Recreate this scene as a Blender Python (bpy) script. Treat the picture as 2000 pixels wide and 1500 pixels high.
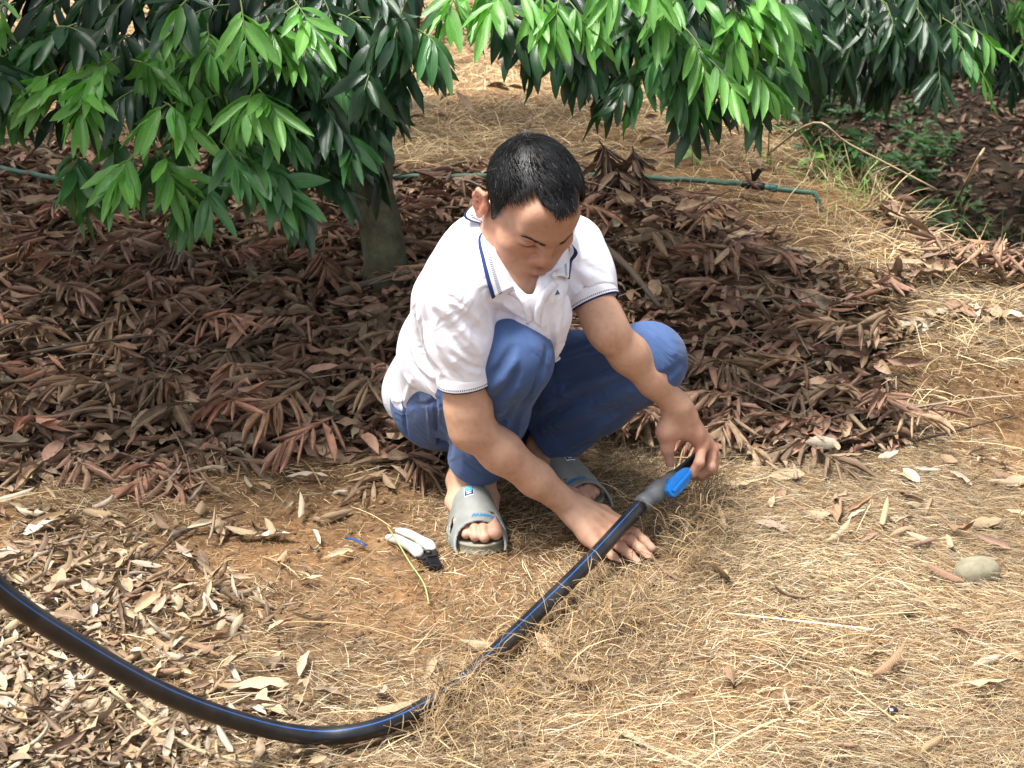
import bpy, bmesh, math, random, time
import numpy as np
from mathutils import Vector, Matrix, Quaternion

random.seed(7); RNG = np.random.default_rng(7)
for _o in list(bpy.data.objects): bpy.data.objects.remove(_o, do_unlink=True)
SC = bpy.context.scene
COL = SC.collection

# ---------------------------------------------------------------- camera
CAM_H, CAM_PITCH, CAM_F = 1.22, math.radians(20.0), 2800.0      # metres, radians, pixels of a 2000 px wide picture
_cd = bpy.data.cameras.new('camera'); CAM = bpy.data.objects.new('camera', _cd); COL.objects.link(CAM)
CAM.location = (0, 0, CAM_H); CAM.rotation_euler = (math.pi/2 - CAM_PITCH, 0, 0)
_cd.sensor_width = 36.0; _cd.lens = CAM_F/2000.0*36.0
_cd.clip_start = 0.05; _cd.clip_end = 500.0
_cd.dof.use_dof = True; _cd.dof.focus_distance = 2.62; _cd.dof.aperture_fstop = 11.0
SC.camera = CAM

# ---------------------------------------------------------------- sky, sun, exposure
SUN_EL, SUN_AZ = math.radians(68.0), math.radians(-112.0)          # azimuth measured from +Y (view direction) towards +X
W = bpy.data.worlds.new('World'); SC.world = W; W.use_nodes = True
_nt = W.node_tree; _nt.nodes.clear()
_sky = _nt.nodes.new('ShaderNodeTexSky'); _sky.sky_type = 'NISHITA'; _sky.sun_disc = False
_sky.sun_elevation = SUN_EL; _sky.sun_rotation = SUN_AZ; _sky.air_density = 1.0; _sky.dust_density = 4.0; _sky.ozone_density = 1.0
_hsv = _nt.nodes.new('ShaderNodeHueSaturation'); _hsv.inputs['Saturation'].default_value = 0.35
_bg = _nt.nodes.new('ShaderNodeBackground'); _bg.inputs['Strength'].default_value = 0.14
_wo = _nt.nodes.new('ShaderNodeOutputWorld')
_nt.links.new(_sky.outputs[0], _hsv.inputs['Color']); _nt.links.new(_hsv.outputs[0], _bg.inputs[0]); _nt.links.new(_bg.outputs[0], _wo.inputs[0])
_sd = bpy.data.lights.new('sun', 'SUN'); SUN = bpy.data.objects.new('sun', _sd); COL.objects.link(SUN)
_sd.energy = 4.2; _sd.angle = math.radians(17.0); _sd.color = (1.0, 0.96, 0.9)
_sv = Vector((math.sin(SUN_AZ)*math.cos(SUN_EL), math.cos(SUN_AZ)*math.cos(SUN_EL), math.sin(SUN_EL)))
SUN.rotation_euler = _sv.to_track_quat('Z', 'Y').to_euler(); SUN.location = _sv*30
SC.render.engine = 'CYCLES'
SC.view_settings.view_transform = 'Standard'; SC.view_settings.look = 'None'
SC.view_settings.gamma = 1.0; SC.view_settings.use_curve_mapping = False
SC.view_settings.exposure = 0.95
SC.cycles.use_denoising = True
SC.cycles.max_bounces = 8; SC.cycles.diffuse_bounces = 4; SC.cycles.transmission_bounces = 4; SC.cycles.glossy_bounces = 3
SC.cycles.use_adaptive_sampling = True; SC.cycles.adaptive_threshold = 0.02

# ---------------------------------------------------------------- helpers
_cp, _sp = math.cos(CAM_PITCH), math.sin(CAM_PITCH)
def at(px, py, y):
    """world point seen at photo pixel (px, py) when it stands y metres in front of the lens foot"""
    a = (px-1000)/CAM_F; b = (750-py)/CAM_F
    t = y/(_cp+b*_sp)
    return np.array([a*t, y, CAM_H+t*(-_sp+b*_cp)])
def atz(px, py, z):
    a = (px-1000)/CAM_F; b = (750-py)/CAM_F
    t = (z-CAM_H)/(-_sp+b*_cp)
    return np.array([a*t, t*(_cp+b*_sp), z])
def proj(P):
    P = np.asarray(P, float); dz = P[..., 2]-CAM_H
    dep = P[..., 1]*_cp-dz*_sp; v = P[..., 1]*_sp+dz*_cp
    return np.stack([1000+CAM_F*P[..., 0]/dep, 750-CAM_F*v/dep, dep], -1)
def V(*a): return np.array(a, float)
def nrm(v): v = np.asarray(v, float); return v/np.linalg.norm(v)
def lerp(a, b, t): return a+(b-a)*t
def smoothstep(a, b, x): t = np.clip((x-a)/(b-a), 0, 1); return t*t*(3-2*t)

def mesh_np(name, verts, faces, mats=(), smooth=True, matidx=None, parent=None, loc=None):
    me = bpy.data.meshes.new(name)
    verts = np.asarray(verts, np.float32)
    if isinstance(faces, np.ndarray):
        n, k = faces.shape
        me.vertices.add(len(verts)); me.vertices.foreach_set('co', verts.ravel())
        me.loops.add(n*k); me.loops.foreach_set('vertex_index', faces.astype(np.int32).ravel())
        me.polygons.add(n); me.polygons.foreach_set('loop_start', np.arange(0, n*k, k, dtype=np.int32))
        try: me.polygons.foreach_set('loop_total', np.full(n, k, np.int32))
        except Exception: pass
        me.update(calc_edges=True); me.validate()
    else:
        me.from_pydata([tuple(v) for v in verts], [], faces); me.update()
    for m in mats: me.materials.append(m)
    if matidx is not None: me.polygons.foreach_set('material_index', np.asarray(matidx, np.int32))
    me.polygons.foreach_set('use_smooth', np.full(len(me.polygons), bool(smooth)))
    return me
def link(name, me, parent=None, loc=None):
    o = bpy.data.objects.new(name, me); COL.objects.link(o)
    if loc is not None: o.location = loc
    if parent is not None: o.parent = parent
    return o
def empty(name, loc=(0, 0, 0)):
    o = bpy.data.objects.new(name, None); COL.objects.link(o); o.location = loc; o.empty_display_size = 0.1
    return o
def tag(o, label=None, cat=None, group=None, kind=None):
    if label: o['label'] = label
    if cat: o['category'] = cat
    if group: o['group'] = group
    if kind: o['kind'] = kind
    return o
def set_color(me, cols, name='tint'):
    a = me.color_attributes.new(name, 'FLOAT_COLOR', 'POINT')
    c = np.ones((len(me.vertices), 4), np.float32); c[:, :3] = cols
    a.data.foreach_set('color', c.ravel())
def set_float(me, vals, name):
    a = me.attributes.new(name, 'FLOAT', 'POINT'); a.data.foreach_set('value', np.asarray(vals, np.float32))

class Mat:
    """small wrapper for building node materials"""
    def __init__(s, name, rough=0.7, spec=0.3, color=(.5, .5, .5)):
        s.m = bpy.data.materials.new(name); s.m.use_nodes = True
        s.t = s.m.node_tree; s.n = s.t.nodes; s.b = s.n['Principled BSDF']; s.out = s.n['Material Output']
        s.b.inputs['Roughness'].default_value = rough; s.b.inputs['Specular IOR Level'].default_value = spec
        s.b.inputs['Base Color'].default_value = (*color, 1)
    def node(s, kind, **kw):
        n = s.n.new(kind)
        for k, v in kw.items():
            if k.startswith('i_'): n.inputs[k[2:].replace('_', ' ')].default_value = v
            else: setattr(n, k, v)
        return n
    def link(s, a, b): s.t.links.new(a, b)
    def noise(s, scale, detail=4, rough=.55, coord='Object', dim='3D'):
        tc = s.node('ShaderNodeTexCoord'); nz = s.node('ShaderNodeTexNoise', i_Scale=scale, i_Detail=detail, i_Roughness=rough)
        s.link(tc.outputs[coord], nz.inputs['Vector']); return nz
    def ramp(s, sock, stops):
        r = s.node('ShaderNodeValToRGB'); e = r.color_ramp.elements
        while len(e) < len(stops): e.new(.5)
        for el, (p, c) in zip(e, stops): el.position = p; el.color = (*c, 1) if len(c) == 3 else c
        s.link(sock, r.inputs[0]); return r
    def mix(s, f, a, b, mode='MIX'):
        m = s.node('ShaderNodeMix', data_type='RGBA', blend_type=mode)
        for sock, v in ((m.inputs[0], f), (m.inputs[6], a), (m.inputs[7], b)):
            if hasattr(v, 'is_output'): s.link(v, sock)
            elif isinstance(v, (int, float)): sock.default_value = v
            else: sock.default_value = (*v, 1)
        return m.outputs[2]
    def math(s, op, a, b=0.0, c=None):
        m = s.node('ShaderNodeMath', operation=op)
        for i, v in enumerate((a, b) if c is None else (a, b, c)):
            if hasattr(v, 'is_output'): s.link(v, m.inputs[i])
            else: m.inputs[i].default_value = v
        return m.outputs[0]
    def attr(s, name): return s.node('ShaderNodeAttribute', attribute_name=name)
    def color(s, sock): s.link(sock, s.b.inputs['Base Color'])
    def bump(s, sock, strength=.3, dist=.002):
        b = s.node('ShaderNodeBump', i_Strength=strength, i_Distance=dist)
        s.link(sock, b.inputs['Height']); s.link(b.outputs[0], s.b.inputs['Normal']); return b

# ---------------------------------------------------------------- implicit surfaces -> one continuous mesh
class Field:
    def __init__(s, lo, hi, h):
        s.lo = np.array(lo, float); s.h = h
        s.n = np.ceil((np.array(hi)-s.lo)/h).astype(int)+1
        s.D = np.full(tuple(s.n), .3, np.float32)
        s.ax = [(s.lo[i]+h*np.arange(s.n[i])).astype(np.float32) for i in range(3)]
    def box(s, lo, hi):
        a = np.clip(np.floor((np.asarray(lo)-s.lo)/s.h).astype(int), 0, s.n); b = np.clip(np.ceil((np.asarray(hi)-s.lo)/s.h).astype(int)+1, 0, s.n)
        sl = tuple(slice(int(x), int(y)) for x, y in zip(a, b))
        X = s.ax[0][sl[0]][:, None, None]; Y = s.ax[1][sl[1]][None, :, None]; Z = s.ax[2][sl[2]][None, None, :]
        return sl, X, Y, Z
    @staticmethod
    def smin(a, b, k):
        if k <= 0: return np.minimum(a, b)
        h = np.maximum(k-np.abs(a-b), 0)/k
        return np.minimum(a, b)-h*h*(k*.25)
    def _op(s, sl, d, k, op):
        A = s.D[sl]
        if A.size == 0: return
        s.D[sl] = s.smin(A, d, k) if op == 'add' else -s.smin(-A, d, k)
    def cone(s, a, b, ra, rb, k=.02, op='add', flat=None):
        a = np.asarray(a, float); b = np.asarray(b, float); R = max(ra, rb)
        m = k+.012+R*(max(1, flat[1]) if flat is not None else 1)
        sl, X, Y, Z = s.box(np.minimum(a, b)-m, np.maximum(a, b)+m)
        ba = (b-a).astype(np.float32); L = max(float(ba@ba), 1e-9)
        x = X-np.float32(a[0]); y = Y-np.float32(a[1]); z = Z-np.float32(a[2])
        t = np.clip((x*ba[0]+y*ba[1]+z*ba[2])/np.float32(L), 0, 1)
        x = x-t*ba[0]; y = y-t*ba[1]; z = z-t*ba[2]
        if flat is not None:
            u = nrm(flat[0]).astype(np.float32); f = np.float32(1/flat[1]-1)
            c = (x*u[0]+y*u[1]+z*u[2])*f
            x = x+c*u[0]; y = y+c*u[1]; z = z+c*u[2]
        d = np.sqrt(x*x+y*y+z*z)-(np.float32(ra)+t*np.float32(rb-ra))
        if flat is not None and flat[1] < 1: d *= np.float32(flat[1]*.5+.5)
        s._op(sl, d, k, op)
    def chain(s, pts, rad, k=.02, op='add', flat=None):
        for i in range(len(pts)-1): s.cone(pts[i], pts[i+1], rad[i], rad[i+1], k, op, flat)
    def ell(s, c, r, k=.02, op='add', R=None):
        c = np.asarray(c, float); r = np.asarray(r, float); m = r.max()+k+.012
        sl, X, Y, Z = s.box(c-m, c+m)
        x = X-np.float32(c[0]); y = Y-np.float32(c[1]); z = Z-np.float32(c[2])
        if R is not None:      # rows of R are the ellipsoid axes in world space
            R = np.asarray(R, np.float32); x, y, z = (R[i][0]*x+R[i][1]*y+R[i][2]*z for i in range(3))
        r = r.astype(np.float32)
        k0 = np.sqrt((x/r[0])**2+(y/r[1])**2+(z/r[2])**2); k1 = np.sqrt((x/r[0]**2)**2+(y/r[1]**2)**2+(z/r[2]**2)**2)
        s._op(sl, k0*(k0-1)/np.maximum(k1, 1e-6), k, op)
    def cut(s, p, n, k=0.0, lo=None, hi=None):
        """remove what lies on the +n side of the plane through p (within the box lo..hi)"""
        n = nrm(n).astype(np.float32); p = np.asarray(p, np.float32)
        sl, X, Y, Z = s.box(s.lo if lo is None else lo, s.lo+s.n*s.h if hi is None else hi)
        d = (X-p[0])*n[0]+(Y-p[1])*n[1]+(Z-p[2])*n[2]
        s.D[sl] = -s.smin(-s.D[sl], -d, k)
    def fold(s, pts, r, amp):
        """push the surface out (amp > 0) or in along a polyline: cloth folds, tendons, creases"""
        pts = [np.asarray(p, float) for p in pts]; P = np.array(pts); m = 2.6*r
        sl, X, Y, Z = s.box(P.min(0)-m, P.max(0)+m)
        best = None; n = len(pts)-1
        for i in range(n):
            a = pts[i]; ba = (pts[i+1]-a).astype(np.float32); L = max(float(ba@ba), 1e-9)
            x = X-np.float32(a[0]); y = Y-np.float32(a[1]); z = Z-np.float32(a[2])
            t = np.clip((x*ba[0]+y*ba[1]+z*ba[2])/np.float32(L), 0, 1)
            d2 = (x-t*ba[0])**2+(y-t*ba[1])**2+(z-t*ba[2])**2
            w = np.sin(np.pi*np.clip(((i+t)/n)*.86+.07, 0, 1))**.6
            g = w*np.exp(-d2/np.float32(r*r))
            best = g if best is None else np.maximum(best, g)
        s.D[sl] -= np.float32(amp)*best
    def mesh(s, smooth=2):
        D = s.D; I = D < 0
        cnt = np.zeros(tuple(s.n-1), np.uint8)
        for i in (0, 1):
            for j in (0, 1):
                for k in (0, 1):
                    cnt += I[i:s.n[0]-1+i, j:s.n[1]-1+j, k:s.n[2]-1+k]
        cells = np.argwhere((cnt > 0) & (cnt < 8)); del cnt
        N = len(cells); vid = np.full(tuple(s.n-1), -1, np.int32); vid[cells[:, 0], cells[:, 1], cells[:, 2]] = np.arange(N)
        corner = np.array([[i, j, k] for i in (0, 1) for j in (0, 1) for k in (0, 1)])
        val = np.stack([D[cells[:, 0]+c[0], cells[:, 1]+c[1], cells[:, 2]+c[2]] for c in corner], 1)
        acc = np.zeros((N, 3)); num = np.zeros(N)
        for a in range(8):
            for b in range(a+1, 8):
                if np.abs(corner[a]-corner[b]).sum() != 1: continue
                m = (val[:, a] < 0) != (val[:, b] < 0)
                t = np.where(m, val[:, a]/np.where(m, val[:, a]-val[:, b], 1), 0)
                acc += m[:, None]*(corner[a]+t[:, None]*(corner[b]-corner[a])); num += m
        P = (cells+acc/num[:, None])*s.h+s.lo
        F = []
        for ax in range(3):
            sh = [slice(None)]*3; sl0 = list(sh); sl1 = list(sh); sl0[ax] = slice(0, -1); sl1[ax] = slice(1, None)
            E = np.argwhere(I[tuple(sl0)] != I[tuple(sl1)])
            u, v = (ax+1) % 3, (ax+2) % 3
            ok = (E[:, u] > 0) & (E[:, v] > 0) & (E[:, u] < s.n[u]-1) & (E[:, v] < s.n[v]-1); E = E[ok]
            du = np.zeros(3, int); du[u] = 1; dv = np.zeros(3, int); dv[v] = 1
            q = [vid[tuple((E-o).T)] for o in (du+dv, dv, 0*du, du)]
            Q = np.stack(q, 1)
            flip = ~I[tuple(E.T)]
            Q[flip] = Q[flip][:, ::-1]
            F.append(Q)
        F = np.concatenate(F)
        for it in range(smooth):
            w = .5 if it % 2 == 0 else -.52
            nb = np.zeros((N, 3)); ct = np.zeros(N)
            for i in range(4):
                a, b = F[:, i], F[:, (i+1) % 4]
                for c in range(3):
                    nb[:, c] += np.bincount(a, P[b, c], N)+np.bincount(b, P[a, c], N)
                ct += np.bincount(a, minlength=N)+np.bincount(b, minlength=N)
            P = P+w*(nb/np.maximum(ct, 1)[:, None]-P)
        return P, F

# ================================================================ terrain
def _hash(i, j, seed):
    n = (i.astype(np.int64)*374761393+j.astype(np.int64)*668265263+seed*1442695041) & 0xffffffff
    n = ((n ^ (n >> 13))*1274126177) & 0xffffffff
    return ((n ^ (n >> 16)) & 0xffff)/65535.0
def vnoise(x, y, seed=0):
    x = np.asarray(x, float); y = np.asarray(y, float)
    i = np.floor(x); j = np.floor(y); u = x-i; v = y-j; u = u*u*(3-2*u); v = v*v*(3-2*v)
    a, b, c, d = _hash(i, j, seed), _hash(i+1, j, seed), _hash(i, j+1, seed), _hash(i+1, j+1, seed)
    return (a*(1-u)+b*u)*(1-v)+(c*(1-u)+d*u)*v
def fbm(x, y, seed=0, n=4):
    t = 0; a = .5
    for k in range(n): t = t+a*(vnoise(x*2**k, y*2**k, seed+k)-.5)*2; a *= .5
    return t
def edge_x(y): return np.interp(y, [2.5, 3.2, 3.5, 3.75, 4.4, 5.4, 8, 12], [2.2, 1.75, 1.32, 1.17, 1.08, .98, .80, .4])     # lip of the terrace
def gz(x, y):
    """height of the ground: flat yard, litter bank behind it, terrace lip on the right, gully and far bank beyond"""
    x = np.asarray(x, float); y = np.asarray(y, float)
    z = .15*smoothstep(2.9, 3.9, y)+.15*smoothstep(3.6, 4.6, y)+.05*smoothstep(6, 12, y)
    z = z+.05*smoothstep(.55, 1.0, x)*smoothstep(3.0, 3.3, y)*(1-smoothstep(3.6, 4.2, y))+.11*smoothstep(.78, 1.05, x)*smoothstep(3.0+.1*np.sin(x*9), 3.13+.1*np.sin(x*9), y)*(1-smoothstep(3.3, 3.9, y))
    z = z+.15*np.exp(-((x-.34)/.38)**2-((y-3.78)/.34)**2)+.04*np.exp(-((x+1.25)/.7)**2-((y-3.5)/.5)**2)
    d = x-edge_x(y); z = z-(.75+z)*smoothstep(-.02, .62, d)*smoothstep(2.6, 3.4, y)
    z = z+smoothstep(.5, 1.6, d)*(.085*np.clip(y-5, 0, 12)+.25*smoothstep(1.5, 4, d))
    z = z+.012*fbm(x*2.2, y*2.2, 3)+.006*fbm(x*9, y*9, 11)*(1+smoothstep(3, 4, y))
    return z
def gn(x, y, e=.03):
    dx = (gz(x+e, y)-gz(x-e, y))/(2*e); dy = (gz(x, y+e)-gz(x, y-e))/(2*e)
    n = np.stack([-dx, -dy, np.ones_like(dx)], -1); return n/np.linalg.norm(n, axis=-1, keepdims=True)

def in_poly(px, py, poly):
    poly = np.array(poly, float); r = np.zeros(len(px), bool); j = len(poly)-1
    for i in range(len(poly)):
        xi, yi = poly[i]; xj, yj = poly[j]
        r ^= ((yi > py) != (yj > py)) & (px < (xj-xi)*(py-yi)/(yj-yi+1e-12)+xi); j = i
    return r
# litter banks in plan (x, y): behind the man, under the tree, and strips further up the terrace
BANK = [(-2.9, 2.62), (-1.15, 2.66), (-.95, 2.78), (-.62, 2.84), (-.42, 2.92), (-.25, 2.82), (.02, 2.95), (.32, 2.98), (.55, 2.90), (.70, 2.86), (.86, 2.92), (.90, 3.2), (.93, 3.40), (.90, 3.58), (.80, 3.74), (.60, 3.95), (.42, 4.30), (.0, 4.45), (-.5, 4.45), (-1.2, 4.7), (-2.9, 4.8)]
BANK_STRIP = [(.88, 3.36), (1.05, 3.42), (1.2, 3.38), (1.6, 3.42), (1.6, 3.68), (1.28, 3.66), (1.1, 3.58), (.88, 3.52)]
def in_bank(x, y): return in_poly(x, y, BANK) | in_poly(x, y, BANK_STRIP)
def soil_material():
    m = Mat('red_soil', .95, .08); tc = m.node('ShaderNodeTexCoord')
    n1 = m.noise(1.6, 6, .6); n2 = m.noise(14, 6, .65); n3 = m.noise(70, 5, .7)
    a = m.ramp(n1.outputs[0], [(.30, (.12, .075, .042)), (.50, (.215, .132, .070)), (.66, (.29, .158, .072)), (.8, (.20, .135, .08))])
    b = m.ramp(n2.outputs[0], [(.30, (.45, .42, .40)), (.55, (1.0, 1.0, 1.0)), (.8, (1.35, 1.3, 1.2))])
    c = m.ramp(n3.outputs[0], [(.35, (.55, .52, .5)), (.6, (1.1, 1.1, 1.1))])
    soil = m.mix(m.attr('soil_shade').outputs['Fac'], a.outputs[0], (.050, .038, .027))  # masked soil goes dark in place of shade under the trees
    m.color(m.mix(1.0, m.mix(1.0, soil, b.outputs[0], 'MULTIPLY'), c.outputs[0], 'MULTIPLY'))
    m.bump(m.math('ADD', n2.outputs[0], m.math('MULTIPLY', n3.outputs[0], .6)), .9, .012); return m.m
def build_ground():
    def axis(lo, hi, step, far_lo, far_hi, g=1.35):
        core = list(np.arange(lo, hi+1e-6, step)); a = []; s = step
        while core[0]-sum(a)-s*g > far_lo: s *= g; a.append(s)
        L = [core[0]-sum(a[:i+1]) for i in range(len(a))][::-1]+([] if not a else [])
        b = []; s = step
        while core[-1]+sum(b)+s*g < far_hi: s *= g; b.append(s)
        return np.array([far_lo]+L+core+[core[-1]+sum(b[:i+1]) for i in range(len(b))]+[far_hi])
    xs = axis(-2.6, 3.2, .034, -160, 160); ys = axis(1.2, 9.5, .034, -120, 260)
    X, Y = np.meshgrid(xs, ys); Z = gz(X, Y)
    fade = smoothstep(14, 40, np.hypot(X, Y)); Z = Z*(1-fade)+fade*.1
    n, k = X.shape; G = np.arange(n*k).reshape(n, k)
    F = np.stack([G[:-1, :-1].ravel(), G[:-1, 1:].ravel(), G[1:, 1:].ravel(), G[1:, :-1].ravel()], 1)
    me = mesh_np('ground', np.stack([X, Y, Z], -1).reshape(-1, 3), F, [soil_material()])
    hm = smoothstep(.0, .35, X-edge_x(Y)+.15*fbm(X*2, Y*2, 7))*smoothstep(3.2, 3.8, Y); hm = np.maximum(hm, .75*in_poly(X.ravel(), Y.ravel(), BANK).reshape(X.shape)); set_float(me, hm.ravel(), 'soil_shade')  # gully's canopy shade put into the soil colour; bank soil darkened as well
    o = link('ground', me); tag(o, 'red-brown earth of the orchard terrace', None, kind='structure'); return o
GROUND = build_ground()

# ================================================================ leaves and straw (vectorised builders)
def frames(d, n):
    d = d/np.linalg.norm(d, axis=1, keepdims=True); n = n-d*np.sum(n*d, 1, keepdims=True); n = n/np.maximum(np.linalg.norm(n, axis=1, keepdims=True), 1e-6)
    return d, np.cross(n, d), n
def leaf_arrays(pos, d, n, L, Wd, curl, bend, fold=0., twist=0., wave=0., rows=7, cols=5, wp=.85, rng=None):
    """curled leaf blades: pos = stalk end, d = direction, n = upper side; curl rolls the margins, bend arches the length"""
    N = len(pos); d, s, n = frames(np.asarray(d, float), np.asarray(n, float))
    t = np.linspace(0, 1, rows); u = np.linspace(-1, 1, cols); one = np.ones(N)
    L, Wd, curl, bend, fold, twist, wave = (np.broadcast_to(np.asarray(v, float), (N,)) for v in (L, Wd, curl, bend, fold, twist, wave))
    w = (np.sin(np.pi*np.clip(t, 0, 1)**wp)**.8); w[0] = .06; w[-1] = .02
    b = np.where(np.abs(bend) < 1e-3, 1e-3, bend)[:, None]
    xt = np.sin(b*t)/b*L[:, None]; zt = -(1-np.cos(b*t))/b*L[:, None]; ct = np.cos(b*t); st = -np.sin(b*t)
    th = curl[:, None, None]*w[None, :, None]**.5*u[None, None, :]; cc = np.maximum(curl, 1e-3)[:, None, None]*np.maximum(w[None, :, None]**.5, .05)
    hw = (Wd[:, None]*.5*w[None, :])[:, :, None]
    ls = hw*np.sin(th)/cc; ln = hw*(1-np.cos(th))/cc+np.abs(u)[None, None, :]*hw*fold[:, None, None]
    ph = (np.arange(N)*2.399)[:, None, None]
    ln = ln+wave[:, None, None]*hw*np.abs(u)*np.sin(t[None, :, None]*17+ph+2*u[None, None, :])
    tw = (twist[:, None]*t[None, :])[:, :, None]; l2 = ls*np.cos(tw)-ln*np.sin(tw); n2 = ls*np.sin(tw)+ln*np.cos(tw)
    X = xt[:, :, None]-n2*st[:, :, None]*-1*-1; Zz = zt[:, :, None]+n2*ct[:, :, None]
    P = pos[:, None, None, :]+X[..., None]*d[:, None, None, :]+l2[..., None]*s[:, None, None, :]+Zz[..., None]*n[:, None, None, :]
    G = np.arange(rows*cols).reshape(rows, cols); f = np.stack([G[:-1, :-1].ravel(), G[:-1, 1:].ravel(), G[1:, 1:].ravel(), G[1:, :-1].ravel()], 1)
    F = (f[None]+(np.arange(N)*rows*cols)[:, None, None]).reshape(-1, 4)
    UV = np.stack(np.broadcast_arrays(u[None, :]*.5+.5, t[:, None]), -1).reshape(-1, 2)
    return P.reshape(-1, 3), F, np.tile(UV, (N, 1)), rows*cols
def leaf_mesh(name, arr, mats, cols):
    P, F, UV, k = arr; me = mesh_np(name, P, F, mats); uv = me.uv_layers.new(name='UVMap')
    li = np.empty(len(me.loops), np.int32); me.loops.foreach_get('vertex_index', li); uv.data.foreach_set('uv', UV[li].astype(np.float32).ravel())
    if cols is not None: set_color(me, np.repeat(cols, k, 0))
    return me
def join_arrays(arrs):
    P = np.concatenate([a[0] for a in arrs]); UV = np.concatenate([a[2] for a in arrs]); off = np.cumsum([0]+[len(a[0]) for a in arrs[:-1]])
    return P, np.concatenate([a[1]+o for a, o in zip(arrs, off)]), UV, None

def dead_leaf_material(name='dry_leaf', objrand=False):
    m = Mat(name, .62, .3); uv = m.node('ShaderNodeUVMap'); sx = m.node('ShaderNodeSeparateXYZ'); m.link(uv.outputs[0], sx.inputs[0])
    mid = m.math('ABSOLUTE', m.math('SUBTRACT', sx.outputs[0], .5)); vein = m.math('LESS_THAN', mid, .035)
    nz = m.noise(55, 5, .65)
    if objrand:
        oi = m.node('ShaderNodeObjectInfo'); base = m.ramp(oi.outputs['Random'], [(0, (.30, .215, .13)), (.22, (.42, .33, .215)), (.42, (.235, .135, .085)), (.60, (.35, .245, .135)), (.78, (.52, .46, .36)), (.92, (.20, .12, .085)), (1, (.46, .35, .2))]).outputs[0]
    else: base = m.attr('tint').outputs['Color']
    sp = m.ramp(nz.outputs[0], [(.30, (.60, .56, .55)), (.5, (1, 1, 1)), (.72, (1.22, 1.2, 1.15))])
    c = m.mix(1.0, base, sp.outputs[0], 'MULTIPLY'); geo = m.node('ShaderNodeNewGeometry')
    back = m.mix(1.0, c, (1.22, 1.24, 1.28), 'MULTIPLY'); c = m.mix(geo.outputs['Backfacing'], c, back)
    m.color(m.mix(m.math('MULTIPLY', vein, .45), c, (.36, .27, .17))); 
    wv = m.math('SINE', m.math('ADD', m.math('MULTIPLY', sx.outputs[1], 70.0), m.math('MULTIPLY', mid, 60.0)))
    m.bump(m.math('ADD', m.math('MULTIPLY', wv, .3), nz.outputs[0]), .5, .0015); return m.m
M_DEAD, M_LOOSE = dead_leaf_material(), dead_leaf_material('loose_dry_leaf', True)
def straw_material():
    m = Mat('straw', .6, .25); a = m.attr('tint'); m.color(a.outputs['Color']); return m.m
M_STRAW = straw_material()

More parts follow.
